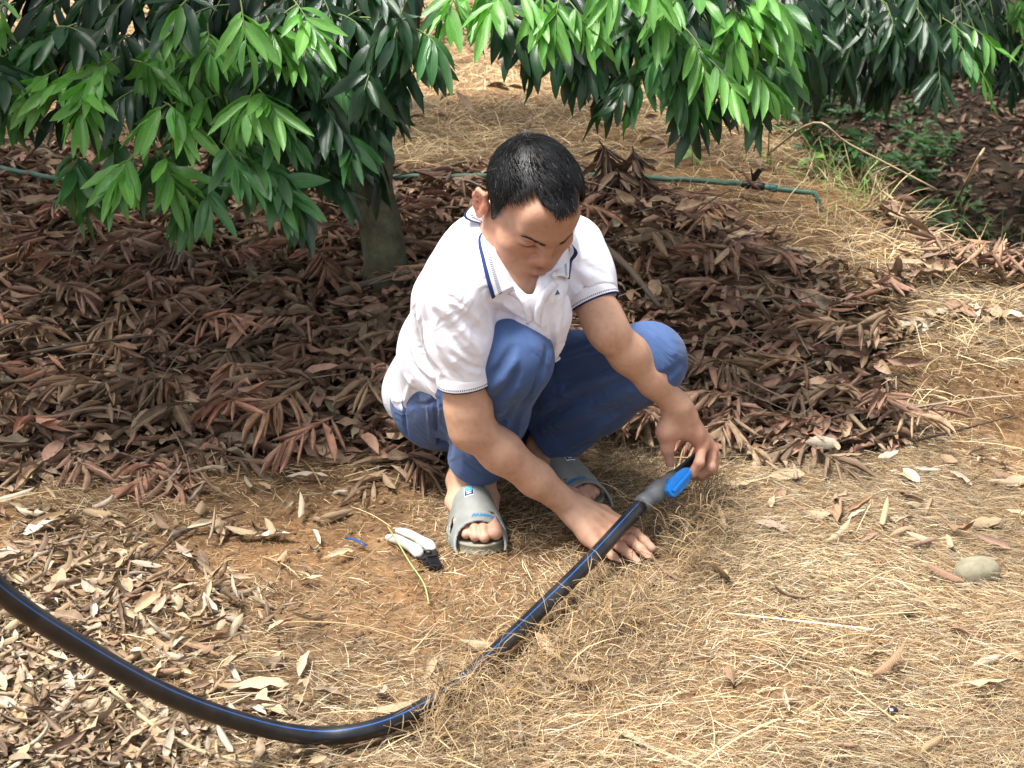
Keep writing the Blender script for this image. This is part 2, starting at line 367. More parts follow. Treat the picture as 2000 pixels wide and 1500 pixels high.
DEADC = np.array([(.235, .137, .092), (.28, .162, .112), (.21, .128, .083), (.32, .190, .132), (.25, .170, .105), (.17, .115, .074), (.34, .232, .145)])
def litter_bank():
    rng = np.random.default_rng(5); arr, cols = [], []
    # 1. bed of single curled leaves
    N = 22000; x = rng.uniform(-2.6, 1.65, N); y = 2.6+2.3*rng.random(N)**1.25; k = in_bank(x, y) & (np.abs(x) < .42*y+.15); x, y = x[k], y[k]; N = len(x)
    inside = smoothstep(2.62, 3.1, y+.05*fbm(x*4, y*4, 31))
    z = gz(x, y)+rng.uniform(0, .045, N)*inside+.05*inside*np.clip(fbm(x*2.6, y*2.6, 21), 0, 1)
    a = rng.uniform(0, 2*np.pi, N); pit = rng.normal(-.06, .24, N)*(.35+.65*inside); d = np.stack([np.cos(a)*np.cos(pit), np.sin(a)*np.cos(pit), np.sin(pit)], 1)
    n = gn(x, y)+rng.normal(0, .55, (N, 3))*(.4+.6*inside)[:, None]
    L = rng.uniform(.03, .10, N); Wd = L*rng.uniform(.30, .52, N)
    arr.append(leaf_arrays(np.stack([x, y, z+.006], 1), d, n, L, Wd, rng.uniform(.6, 3.4, N), rng.normal(.25, .55, N), 0, rng.normal(0, .7, N), rng.uniform(.05, .5, N), rows=6, cols=4, wp=.8))
    c = DEADC[rng.integers(0, len(DEADC), N)]*rng.uniform(.65, 1.25, (N, 1)); old = (rng.random(N) < .12)[:, None]; c = np.where(old, np.array([.30, .24, .16])*rng.uniform(.7, 1.2, (N, 1)), c)
    cols.append(np.repeat(c, 24, 0))
    # 2. whole dead sprays: rows of rolled leaflets fanned along a stalk
    M = 720; x = rng.uniform(-2.4, 1.6, M); y = 2.66+1.75*rng.random(M)**1.2; k = in_bank(x, y) & (np.abs(x) < .42*y+.1); x, y = x[k], y[k]
    pos, dr, nr, Ls, Ws, Cs, Bs, Cc = [], [], [], [], [], [], [], []; stalks = []
    for xx, yy in zip(x, y):
        az = rng.normal(-math.pi/2, 1.0); up = rng.normal(.05, .25); m = rng.integers(7, 15); ln = rng.uniform(.10, .20); lift = rng.uniform(.01, .075)+.06*max(0, float(fbm(np.array(xx*2.6), np.array(yy*2.6), 21)))
        if yy < 2.95: lift = rng.uniform(.008, .03); up = 0
        rd = np.array([math.cos(az)*math.cos(up), math.sin(az)*math.cos(up), math.sin(up)]); o = np.array([xx, yy, float(gz(xx, yy))+lift]); sd = nrm(np.cross(V(0, 0, 1), rd)); cc = DEADC[rng.integers(0, len(DEADC))]*rng.uniform(.75, 1.3)*(np.array([1.12, .98, .93]) if rng.random() < .35 else 1)
        stalks.append((o, o+rd*ln))
        for i in range(m):
            f = (i+.5)/m; sg = 1 if i % 2 else -1; dd = nrm(rd*(.35+.9*f)+sd*sg*(1.0-.55*f)*rng.uniform(.7, 1.2)+V(0, 0, -rng.uniform(.05, .55)))
            pos.append(o+rd*ln*f); dr.append(dd); nr.append(V(0, 0, 1)+sd*sg*rng.uniform(-.3, .9)+rng.normal(0, .2, 3)); l = rng.uniform(.07, .115); Ls.append(l); Ws.append(l*rng.uniform(.34, .46)); Cs.append(rng.uniform(1.6, 4.2)*(-1 if rng.random() < .55 else 1)); Bs.append(rng.normal(.25, .35)); Cc.append(cc*rng.uniform(.8, 1.2))
    pos = np.array(pos); Cs = np.array(Cs); arr.append(leaf_arrays(pos, np.array(dr), np.array(nr)*np.sign(Cs)[:, None], np.array(Ls), np.array(Ws), np.abs(Cs), np.array(Bs)*np.sign(Cs), 0, rng.normal(0, .3, len(pos)), .1, rows=5, cols=5)); cols.append(np.repeat(np.array(Cc), 25, 0))
    J = join_arrays(arr); P = J[0]
    g = gz(P[:, 0], P[:, 1])+.003; P[:, 2] = np.maximum(P[:, 2], g-.004)
    me = leaf_mesh('leaf_litter', (P, J[1], J[2], 1), [M_DEAD], None); set_color(me, np.concatenate(cols))
    o = link('leaf_litter', me); tag(o, 'thick bank of brown curled fallen leaves behind the squatting man', 'leaf litter', kind='stuff')
    # far litter on the terrace and the gully banks
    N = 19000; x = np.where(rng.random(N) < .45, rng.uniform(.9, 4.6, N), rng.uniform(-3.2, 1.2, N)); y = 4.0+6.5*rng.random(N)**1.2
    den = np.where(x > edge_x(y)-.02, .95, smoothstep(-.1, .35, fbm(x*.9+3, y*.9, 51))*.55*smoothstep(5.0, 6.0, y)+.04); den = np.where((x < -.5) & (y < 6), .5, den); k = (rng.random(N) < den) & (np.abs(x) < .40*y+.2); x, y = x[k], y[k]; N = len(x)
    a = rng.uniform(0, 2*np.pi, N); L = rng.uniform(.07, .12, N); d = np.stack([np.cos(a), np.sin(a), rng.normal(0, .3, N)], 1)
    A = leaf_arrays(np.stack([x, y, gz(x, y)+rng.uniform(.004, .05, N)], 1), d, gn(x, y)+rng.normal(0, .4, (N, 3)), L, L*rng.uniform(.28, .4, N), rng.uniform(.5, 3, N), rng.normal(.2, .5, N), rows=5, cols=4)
    c = DEADC[rng.integers(0, len(DEADC), N)]*rng.uniform(.6, 1.25, (N, 1))*np.where(x > edge_x(y)+.1, .55, 1.0)[:, None]; me = leaf_mesh('far_leaf_litter', A, [M_DEAD], c)  # gully leaves darkened to stand for the canopy's shade
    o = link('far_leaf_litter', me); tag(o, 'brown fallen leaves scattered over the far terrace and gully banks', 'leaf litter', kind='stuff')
    N = 2700; px = rng.uniform(-80, 760, N)*rng.random(N)**.25; py = 1000+520*rng.random(N)**.85; t = (0-CAM_H)/(-_sp+(750-py)/CAM_F*_cp); x = (px-1000)/CAM_F*t; y = t*(_cp+(750-py)/CAM_F*_sp)
    k = rng.random(N) < np.clip(1.05-px/620-.35*smoothstep(1200, 1030, py)+.5*fbm(x*4, y*4, 91), .03, 1); x, y = x[k], y[k]; N = len(x)
    a = rng.uniform(0, 2*np.pi, N); L = rng.uniform(.018, .055, N)*np.where(rng.random(N) < .1, 1.5, 1); d = np.stack([np.cos(a), np.sin(a), rng.normal(0, .22, N)], 1)
    A = leaf_arrays(np.stack([x, y, gz(x, y)+rng.uniform(.006, .026, N)], 1), d, gn(x, y)*np.where(rng.random(N) < .4, -1, 1)[:, None]+rng.normal(0, .35, (N, 3)), L, L*rng.uniform(.28, .46, N), rng.uniform(.4, 3.6, N), rng.normal(.1, .6, N), 0, rng.normal(0, .7, N), .2, rows=6, cols=5)
    pale = np.array([(.40, .29, .19), (.33, .235, .15), (.50, .42, .32), (.26, .17, .105), (.37, .255, .145), (.20, .13, .085), (.43, .33, .20)]); c = pale[rng.integers(0, len(pale), N)]*rng.uniform(.5, 1.05, (N, 1))
    me = leaf_mesh('pale_leaf_litter', A, [M_DEAD], c); o = link('pale_leaf_litter', me); tag(o, 'pale tan crumpled leaves strewn over the straw at the lower left', 'leaf litter', kind='stuff')
    return stalks
STALKS = litter_bank()

def straw_arrays(pos, az, L, w, pitch, arch, rng, wob=.25, seg=3):
    N = len(pos); t = np.linspace(0, 1, seg+1); d = np.stack([np.cos(az)*np.cos(pitch), np.sin(az)*np.cos(pitch), np.sin(pitch)], 1); s = np.stack([-np.sin(az), np.cos(az), 0*az], 1)
    k = rng.normal(0, wob, N)*L
    P = pos[:, None, :]+(d*L[:, None])[:, None, :]*t[None, :, None]+(s*k[:, None])[:, None, :]*(t*t)[None, :, None]; P[:, :, 2] += (arch*L)[:, None]*(np.sin(np.pi*t))[None, :]
    face = nrm(V(0, -.6, .8)); tang = d+s*(k/np.maximum(L, 1e-6))[:, None]; side = np.cross(tang, face[None]+rng.normal(0, .35, (N, 3))); side /= np.maximum(np.linalg.norm(side, axis=1, keepdims=True), 1e-6)
    ww = w[:, None]*np.array([.8]+[1.0]*(seg-1)+[.35])[None, :]
    A = P-side[:, None, :]*ww[:, :, None]*.5; B = P+side[:, None, :]*ww[:, :, None]*.5
    Vv = np.stack([A, B], 2).reshape(-1, 3); f = np.array([(2*i, 2*i+1, 2*i+3, 2*i+2) for i in range(seg)])
    return Vv, (f[None]+(np.arange(N)*2*(seg+1))[:, None, None]).reshape(-1, 4), 2*(seg+1)
STRAWC = np.array([(.37, .28, .16), (.42, .325, .195), (.30, .22, .125), (.52, .43, .29), (.21, .145, .085), (.29, .235, .165), (.33, .23, .11)])
def straw_mesh(name, label, x, y, zoff, az, L, w, pitch, arch, rng, seg=3, wob=.25, cmul=None, z0=None):
    pos = np.stack([x, y, (gz(x, y) if z0 is None else z0)+zoff], 1); Vv, F, k = straw_arrays(pos, az, L, w, pitch, arch, rng, wob, seg)
    c = STRAWC[rng.integers(0, len(STRAWC), len(x))]*rng.uniform(.28, 1.42, (len(x), 1))
    if cmul is not None: c = c*cmul
    c = c*(.62+.75*vnoise(np.asarray(x)*3.3+9, np.asarray(y)*3.3, 77)*.6+.3*vnoise(np.asarray(x)*11, np.asarray(y)*11, 78))[:, None]
    me = mesh_np(name, Vv, F, [M_STRAW], smooth=False); set_color(me, np.repeat(c, k, 0)); o = link(name, me); tag(o, label, 'dry grass', kind='stuff'); return o
def near_hand(x, y):
    a, b = V(.16, 2.47), V(.255, 2.365); t = np.clip(((x-a[0])*(b-a)[0]+(y-a[1])*(b-a)[1])/((b-a)@(b-a)), 0, 1); return np.hypot(x-a[0]-t*(b-a)[0], y-a[1]-t*(b-a)[1]) < .068
def dry_grass():
    rng = np.random.default_rng(9)
    # yard: mown straw lying flat
    N = 200000; x = rng.uniform(-1.5, 1.7, N); y = 1.45+1.95*rng.random(N); k = np.abs(x) < .40*y+.12; x, y = x[k], y[k]
    den = .30+.62*smoothstep(-.25, .45, x+.35*fbm(x*1.5, y*1.5, 61))+.45*smoothstep(2.15, 1.6, y)+.35*fbm(x*5, y*5, 71); den -= .45*np.exp(-((x+.42)/.28)**2-((y-2.62)/.25)**2)
    den *= 1-.80*smoothstep(.50, .80, .6*vnoise(x*2.6, y*3.4, 5)+.4*vnoise(x*8, y*10, 6))
    bank = in_poly(x, y, BANK); den = np.where(bank, .06, den); den = np.where(near_hand(x, y), .10, den); k = rng.random(len(x)) < den; x, y = x[k], y[k]; N = len(x)
    flow = 2.6*fbm(x*1.3, y*1.3, 81)+rng.normal(0, .75, N); L = rng.uniform(.010, .048, N)*np.where(rng.random(N) < .10, 2.3, 1.0)
    straw_mesh('straw', 'dry yellow straw lying over the earth of the yard', x, y, rng.uniform(.001, .016, N), flow, L, rng.uniform(.0004, .0012, N), rng.normal(.01, .13, N), rng.uniform(-.03, .07, N), rng, seg=2, wob=.10)
    N = 300; x = rng.uniform(-1.3, 1.6, N); y = 1.5+1.8*rng.random(N); k = (np.abs(x) < .40*y+.1) & ~in_poly(x, y, BANK) & (rng.random(N) < .3+.7*smoothstep(-.2, .5, x)); x, y = x[k], y[k]; N = len(x)
    straw_mesh('long_straw', 'long pale grass stems lying on top of the straw', x, y, rng.uniform(.012, .03, N), rng.uniform(0, 6.3, N), rng.uniform(.09, .24, N), rng.uniform(.0012, .0026, N), rng.normal(.0, .06, N), rng.uniform(0, .06, N), rng, seg=5, wob=.16, cmul=np.array([1.15, 1.1, 1.0]))
    # short mulch crumbs
    N = 42000; x = rng.uniform(-1.4, 1.5, N); y = 1.5+1.8*rng.random(N); k = (np.abs(x) < .40*y+.1) & ~in_poly(x, y, BANK); x, y = x[k], y[k]; N = len(x)
    straw_mesh('straw_crumbs', 'short broken straw crumbs between the longer stems', x, y, rng.uniform(.0, .008, N), rng.uniform(0, 6.3, N), rng.uniform(.008, .03, N), rng.uniform(.001, .0024, N), rng.normal(0, .2, N), rng.uniform(0, .1, N), rng, seg=1, cmul=np.array([.85, .75, .65]))
    # terrace, its lip, and the far field: standing and lying dry grass
    N = 92000; x = rng.uniform(-3.4, 1.9, N); y = 3.0+7.5*rng.random(N)**1.4; d = edge_x(y)-x
    lip = np.exp(-(np.clip(d, -.3, 9)/.30)**2)*smoothstep(3.2, 3.6, y); den = .10+.95*lip+.55*smoothstep(3.85, 4.3, y)+.55*smoothstep(4.2, 5.0, y)*smoothstep(-.35, .25, fbm(x*.9+3, y*.9, 51)*-1)+.8*smoothstep(.72, .95, x)*smoothstep(2.85, 3.1, y)*(1-smoothstep(3.9, 4.2, y))
    bank = in_poly(x, y, BANK); den = np.where(bank, .03, den); k = (rng.random(N) < den) & (d > -.34) & (np.abs(x) < .40*y+.15); x, y, lip = x[k], y[k], lip[k]; N = len(x)
    L = rng.uniform(.04, .12, N)*(1+.25*lip); pit = np.where(rng.random(N) < .2+.25*lip, rng.uniform(.2, .95, N), rng.normal(.06, .15, N))
    straw_mesh('dry_grass', 'pale dry grass along the terrace lip and the field behind', x, y, rng.uniform(.001, .02, N), rng.uniform(0, 6.3, N), L, rng.uniform(.0009, .0021, N), pit, rng.uniform(.0, .15, N), rng, wob=.15, cmul=np.array([1.5, 1.46, 1.34]))
dry_grass()

def crumbs_and_twigs():
    """clods on the bare earth and thin twigs through the litter bank"""
    rng = np.random.default_rng(61); N = 5200; x = rng.uniform(-1.4, 1.6, N); y = 1.5+1.7*rng.random(N); k = (np.abs(x) < .40*y+.1) & ~in_poly(x, y, BANK); x, y = x[k], y[k]; N = len(x); r = rng.uniform(.0012, .0045, N)*np.where(rng.random(N) < .06, 2.2, 1)
    o = np.array([(1, 0, 0), (-1, 0, 0), (0, 1, 0), (0, -1, 0), (0, 0, 1), (0, 0, -1)], float); f = np.array([(0, 2, 4), (2, 1, 4), (1, 3, 4), (3, 0, 4), (2, 0, 5), (1, 2, 5), (3, 1, 5), (0, 3, 5)])
    Vv = (o[None]*rng.uniform(.6, 1.3, (N, 6, 1))+rng.normal(0, .15, (N, 6, 3)))*r[:, None, None]*np.array([1, 1, .7]); Vv[:, :, 0] += x[:, None]; Vv[:, :, 1] += y[:, None]; Vv[:, :, 2] += (gz(x, y)+r*.3)[:, None]
    F = (f[None]+(np.arange(N)*6)[:, None, None]).reshape(-1, 3); c = np.array([(.20, .115, .06), (.26, .15, .075), (.15, .09, .055), (.30, .22, .14)])[rng.integers(0, 4, N)]*rng.uniform(.6, 1.2, (N, 1))
    m = Mat('soil_clod', .95, .05); m.color(m.attr('tint').outputs['Color']); me = mesh_np('soil_clods', Vv.reshape(-1, 3), F, [m.m]); set_color(me, np.repeat(c, 6, 0)); tag(link('soil_clods', me), 'small brown clods and grit on the bare earth', 'soil', kind='stuff')
    N = 420; x = rng.uniform(-2.2, 1.0, N); y = 2.7+1.8*rng.random(N); k = in_poly(x, y, BANK) & (np.abs(x) < .42*y+.1); x, y = x[k], y[k]; N = len(x)
    pos = np.stack([x, y, gz(x, y)+rng.uniform(.03, .10, N)], 1); Vv, F, k = straw_arrays(pos, rng.uniform(0, 6.3, N), rng.uniform(.10, .34, N), rng.uniform(.0018, .0042, N), rng.normal(.05, .22, N), rng.uniform(-.05, .1, N), rng, .12, 5)
    c = np.array([(.10, .075, .055), (.16, .12, .085), (.24, .19, .13)])[rng.integers(0, 3, N)]*rng.uniform(.6, 1.2, (N, 1)); me = mesh_np('litter_twigs', Vv, F, [M_STRAW]); set_color(me, np.repeat(c, k, 0)); tag(link('litter_twigs', me), 'thin dead twigs and leaf stalks sticking through the leaf bank', 'twigs', kind='stuff')
crumbs_and_twigs()

# ================================================================ trees
def green_leaf_material(name, tint=None):
    """glossy evergreen leaflet: pale midrib, faint side veins, light shining through"""
    m = Mat(name, .30, .55); uv = m.node('ShaderNodeUVMap'); sx = m.node('ShaderNodeSeparateXYZ'); m.link(uv.outputs[0], sx.inputs[0])
    mid = m.math('ABSOLUTE', m.math('SUBTRACT', sx.outputs[0], .5)); vein = m.math('SUBTRACT', 1.0, m.math('MINIMUM', m.math('MULTIPLY', mid, 26.0), 1.0))
    nz = m.noise(40, 4, .6)
    base = m.attr('tint').outputs['Color'] if tint is None else None
    if base is None:
        oi = m.node('ShaderNodeObjectInfo'); lo = tuple(c*.72 for c in tint); hi = (tint[0]*1.35, tint[1]*1.22, tint[2]*1.1); base = m.ramp(oi.outputs['Random'], [(0, lo), (1, hi)]).outputs[0]
    sp = m.ramp(nz.outputs[0], [(.3, (.82, .84, .8)), (.7, (1.1, 1.1, 1.08))]); c = m.mix(1.0, base, sp.outputs[0], 'MULTIPLY')
    geo = m.node('ShaderNodeNewGeometry'); c = m.mix(geo.outputs['Backfacing'], c, m.mix(1.0, c, (1.45, 1.35, 1.5), 'MULTIPLY'))
    c = m.mix(m.math('MULTIPLY', vein, .55), c, m.mix(1.0, c, (2.1, 1.9, 1.6), 'MULTIPLY')); m.color(c)
    wv = m.math('SINE', m.math('SUBTRACT', m.math('MULTIPLY', sx.outputs[1], 95.0), m.math('MULTIPLY', mid, 50.0)))
    m.bump(m.math('ADD', m.math('MULTIPLY', wv, .35), m.math('MULTIPLY', vein, -.6)), .28, .0012)
    tr = m.node('ShaderNodeBsdfTranslucent'); m.link(m.mix(1.0, c, (1.25, 1.75, .65), 'MULTIPLY'), tr.inputs[0])
    mx = m.node('ShaderNodeMixShader'); mx.inputs[0].default_value = .34; m.link(m.b.outputs[0], mx.inputs[1]); m.link(tr.outputs[0], mx.inputs[2]); m.link(mx.outputs[0], m.out.inputs[0])
    return m.m
M_LEAF = green_leaf_material('evergreen_leaf')
TONES = {'light': (.100, .270, .058), 'mid': (.040, .125, .036), 'dark': (.016, .048, .020), 'deep': (.008, .024, .012)}  # dark and deep tones also carry the shade between the leaves
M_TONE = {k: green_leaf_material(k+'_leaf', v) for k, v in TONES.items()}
def bark_material():
    m = Mat('bark', .85, .2); n1 = m.noise(7, 6, .65); n2 = m.noise(38, 5, .7)
    a = m.ramp(n1.outputs[0], [(.3, (.045, .038, .026)), (.5, (.10, .098, .062)), (.62, (.125, .135, .08)), (.69, (.15, .155, .11)), (.73, (.38, .38, .33)), (.80, (.36, .36, .31))])
    b = m.ramp(n2.outputs[0], [(.3, (.6, .6, .6)), (.7, (1.15, 1.15, 1.15))]); m.color(m.mix(1.0, a.outputs[0], b.outputs[0], 'MULTIPLY')); m.bump(n2.outputs[0], .7, .004); return m.m
M_BARK = bark_material()
def stem_material(): return Mat('green_stalk', .5, .35, (.12, .17, .05)).m
M_STEM = stem_material(); M_TWIG = Mat('grey_twig', .8, .2, (.13, .10, .075)).m
def tube_arrays(pts, rad, n=8, rough=0., seed=0, cap=True):
    pts = np.array(pts, float); m = len(pts); T = np.gradient(pts, axis=0); T /= np.linalg.norm(T, axis=1, keepdims=True)
    ref = V(0, 0, 1) if abs(T[0][2]) < .9 else V(1, 0, 0); u = nrm(np.cross(ref, T[0])); rng = np.random.default_rng(seed); Vv, F = [], []
    rad = np.broadcast_to(rad, (m,))
    for i in range(m):
        u = nrm(u-T[i]*(u@T[i])); w = np.cross(T[i], u)
        for j in range(n):
            a = 2*math.pi*j/n; r = rad[i]*(1+rough*rng.normal()); Vv.append(pts[i]+u*math.cos(a)*r+w*math.sin(a)*r)
    for i in range(m-1):
        for j in range(n): F.append((i*n+j, i*n+(j+1) % n, (i+1)*n+(j+1) % n, (i+1)*n+j))
    if cap:
        for e, base in ((0, 0), (m-1, (m-1)*n)):
            Vv.append(pts[e]); c = len(Vv)-1
            for j in range(n): F.append((base+j, base+(j+1) % n, c, c) if False else ((base+(j+1) % n, base+j, c) if e == 0 else (base+j, base+(j+1) % n, c)))
    return Vv, F
def tube(name, pts, rad, mat, parent=None, n=8, rough=0., seed=0, loc=None):
    if loc is not None: pts = np.array(pts)-np.array(loc)
    Vv, F = tube_arrays(pts, rad, n, rough, seed); return link(name, mesh_np(name, Vv, F, [mat]), parent, loc)
def bez(a, b, c, n=8): t = np.linspace(0, 1, n)[:, None]; return (1-t)**2*np.asarray(a)+2*t*(1-t)*np.asarray(b)+t*t*np.asarray(c)

class Leaves:
    """collects leaflets of one tree; the nearest 300 in view become objects, the rest one mesh"""
    def __init__(s, seed): s.rng = np.random.default_rng(seed); s.rows = []; s.stalks = []
    def spray(s, hub, d, tone, n=8, ln=.17, L=.115, droop=.9, up=None):
        """pinnate leaf: stalk from hub along d, n leaflets hanging from it"""
        r = s.rng; d = nrm(d); hub = np.asarray(hub, float); end = hub+d*ln+V(0, 0, -.25*ln); ctl = hub+d*ln*.55+V(0, 0, .04*ln)
        P = bez(hub, ctl, end, 6); s.stalks.append((P, tone)); sd = nrm(np.cross(V(0, 0, 1), d)) if abs(d[2]) < .95 else V(1, 0, 0)
        for i in range(n):
            f = .22+.78*(i+1)/n; k = f*5; a = min(int(k), 4); p = P[a]+(P[a+1]-P[a])*(k-a) if a < 5 else P[5]; sg = 1 if i % 2 else -1
            tang = nrm(P[min(a+1, 5)]-P[max(a-0, 0)]) if a < 5 else nrm(P[5]-P[4])
            last = i >= n-2
            dd = nrm(tang*(.55+.5*f)+sd*sg*(1.0-.6*f if not last else .25)+V(0, 0, -1)*droop*r.uniform(.5, 1.25)+r.normal(0, .22, 3))
            nn = V(0, 0, 1)*.8+sd*sg*.35+V(0, -.40, .1)+tang*.5+r.normal(0, .42, 3)
            l = L*r.uniform(.75, 1.18)*(1-.25*abs(f-.6)); s.rows.append((p, dd, nn, l, l*r.uniform(.23, .32), r.uniform(.3, 1.3), r.normal(.35, .35), tone, r.normal(0, .5)))
    def build(s, root, label_leaf=None, most=300):
        R = s.rows; pos = np.array([q[0] for q in R]); pr = proj(pos+np.array([q[1] for q in R])*.06); size = np.array([q[3] for q in R])/np.maximum(pr[:, 2], .1)
        inview = (pr[:, 0] > -10) & (pr[:, 0] < 2010) & (pr[:, 1] > -10) & (pr[:, 1] < 1500); tn = np.array([{'light': 2.0, 'mid': 1.25, 'dark': .7, 'deep': .3}[q[7]] for q in R])
        order = np.argsort(-(size*tn*inview)); pick = [i for i in order[:most] if inview[i]]; ps = set(pick); rest = [i for i in range(len(R)) if i not in ps]
        A = lambda idx, k: np.array([R[i][k] for i in idx])
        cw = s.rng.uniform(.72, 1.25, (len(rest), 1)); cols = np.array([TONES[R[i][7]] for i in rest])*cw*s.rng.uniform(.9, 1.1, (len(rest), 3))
        arr = leaf_arrays(A(rest, 0), A(rest, 1), A(rest, 2), A(rest, 3), A(rest, 4), A(rest, 5), A(rest, 6), .12, A(rest, 8), .10, rows=7, cols=3)
        crown = link('crown', leaf_mesh('crown', arr, [M_LEAF], cols), root); tag(crown, kind='stuff')
        protos = {}
        for i in pick:
            p, d, n, l, w, cu, be, tone, tw = R[i]; v = int(s.rng.integers(0, 6)); key = (tone, v)
            if key not in protos:
                g = np.random.default_rng(v*7+1); z = np.zeros((1, 3)); protos[key] = leaf_mesh('leaf', leaf_arrays(z, np.array([[1., 0, 0]]), np.array([[0, 0, 1.]]), 1.0, g.uniform(.23, .32), g.uniform(.3, 1.3), g.normal(.35, .35), .12, g.normal(0, .5), .14, rows=8, cols=5), [M_TONE[tone]], None)
            o = bpy.data.objects.new('leaf', protos[key]); COL.objects.link(o); o.parent = crown
            D, S_, N_ = frames(d[None], n[None]); M = np.eye(4); M[:3, 0] = D[0]*l; M[:3, 1] = S_[0]*l; M[:3, 2] = N_[0]*l; M[:3, 3] = p; o.matrix_basis = Matrix(M.tolist())
        # stalks (one mesh, thin rods)
        Vv, F = [], []
        for P, tone in s.stalks:
            a, f = tube_arrays(P, np.linspace(.0022, .0012, len(P)), 4, cap=False); b = len(Vv); Vv += list(a); F += [tuple(x+b for x in q) for q in f]
        st = link('leaf_stalks', mesh_np('leaf_stalks', Vv, F, [M_STEM]), root); tag(st, kind='stuff'); return crown

def limb_to(name, a, b, ra, rb, root, sag=.1, seed=0, n=10):
    mid = (np.asarray(a)+np.asarray(b))/2+V(0, 0, sag); rng = np.random.default_rng(seed); P = bez(a, mid, b, n); P[1:-1] += rng.normal(0, .012, (n-2, 3)); return tube(name, P, np.linspace(ra, rb, n), M_BARK, root, 10, .05, seed)

def out_dir(hub, centre, rng, down=.25): d = nrm(np.asarray(hub)-np.asarray(centre)); return nrm(V(d[0], d[1], 0)*1.0+rng.normal(0, .45, 3)*np.array([1, 1, .4])+V(0, -.35, -down))

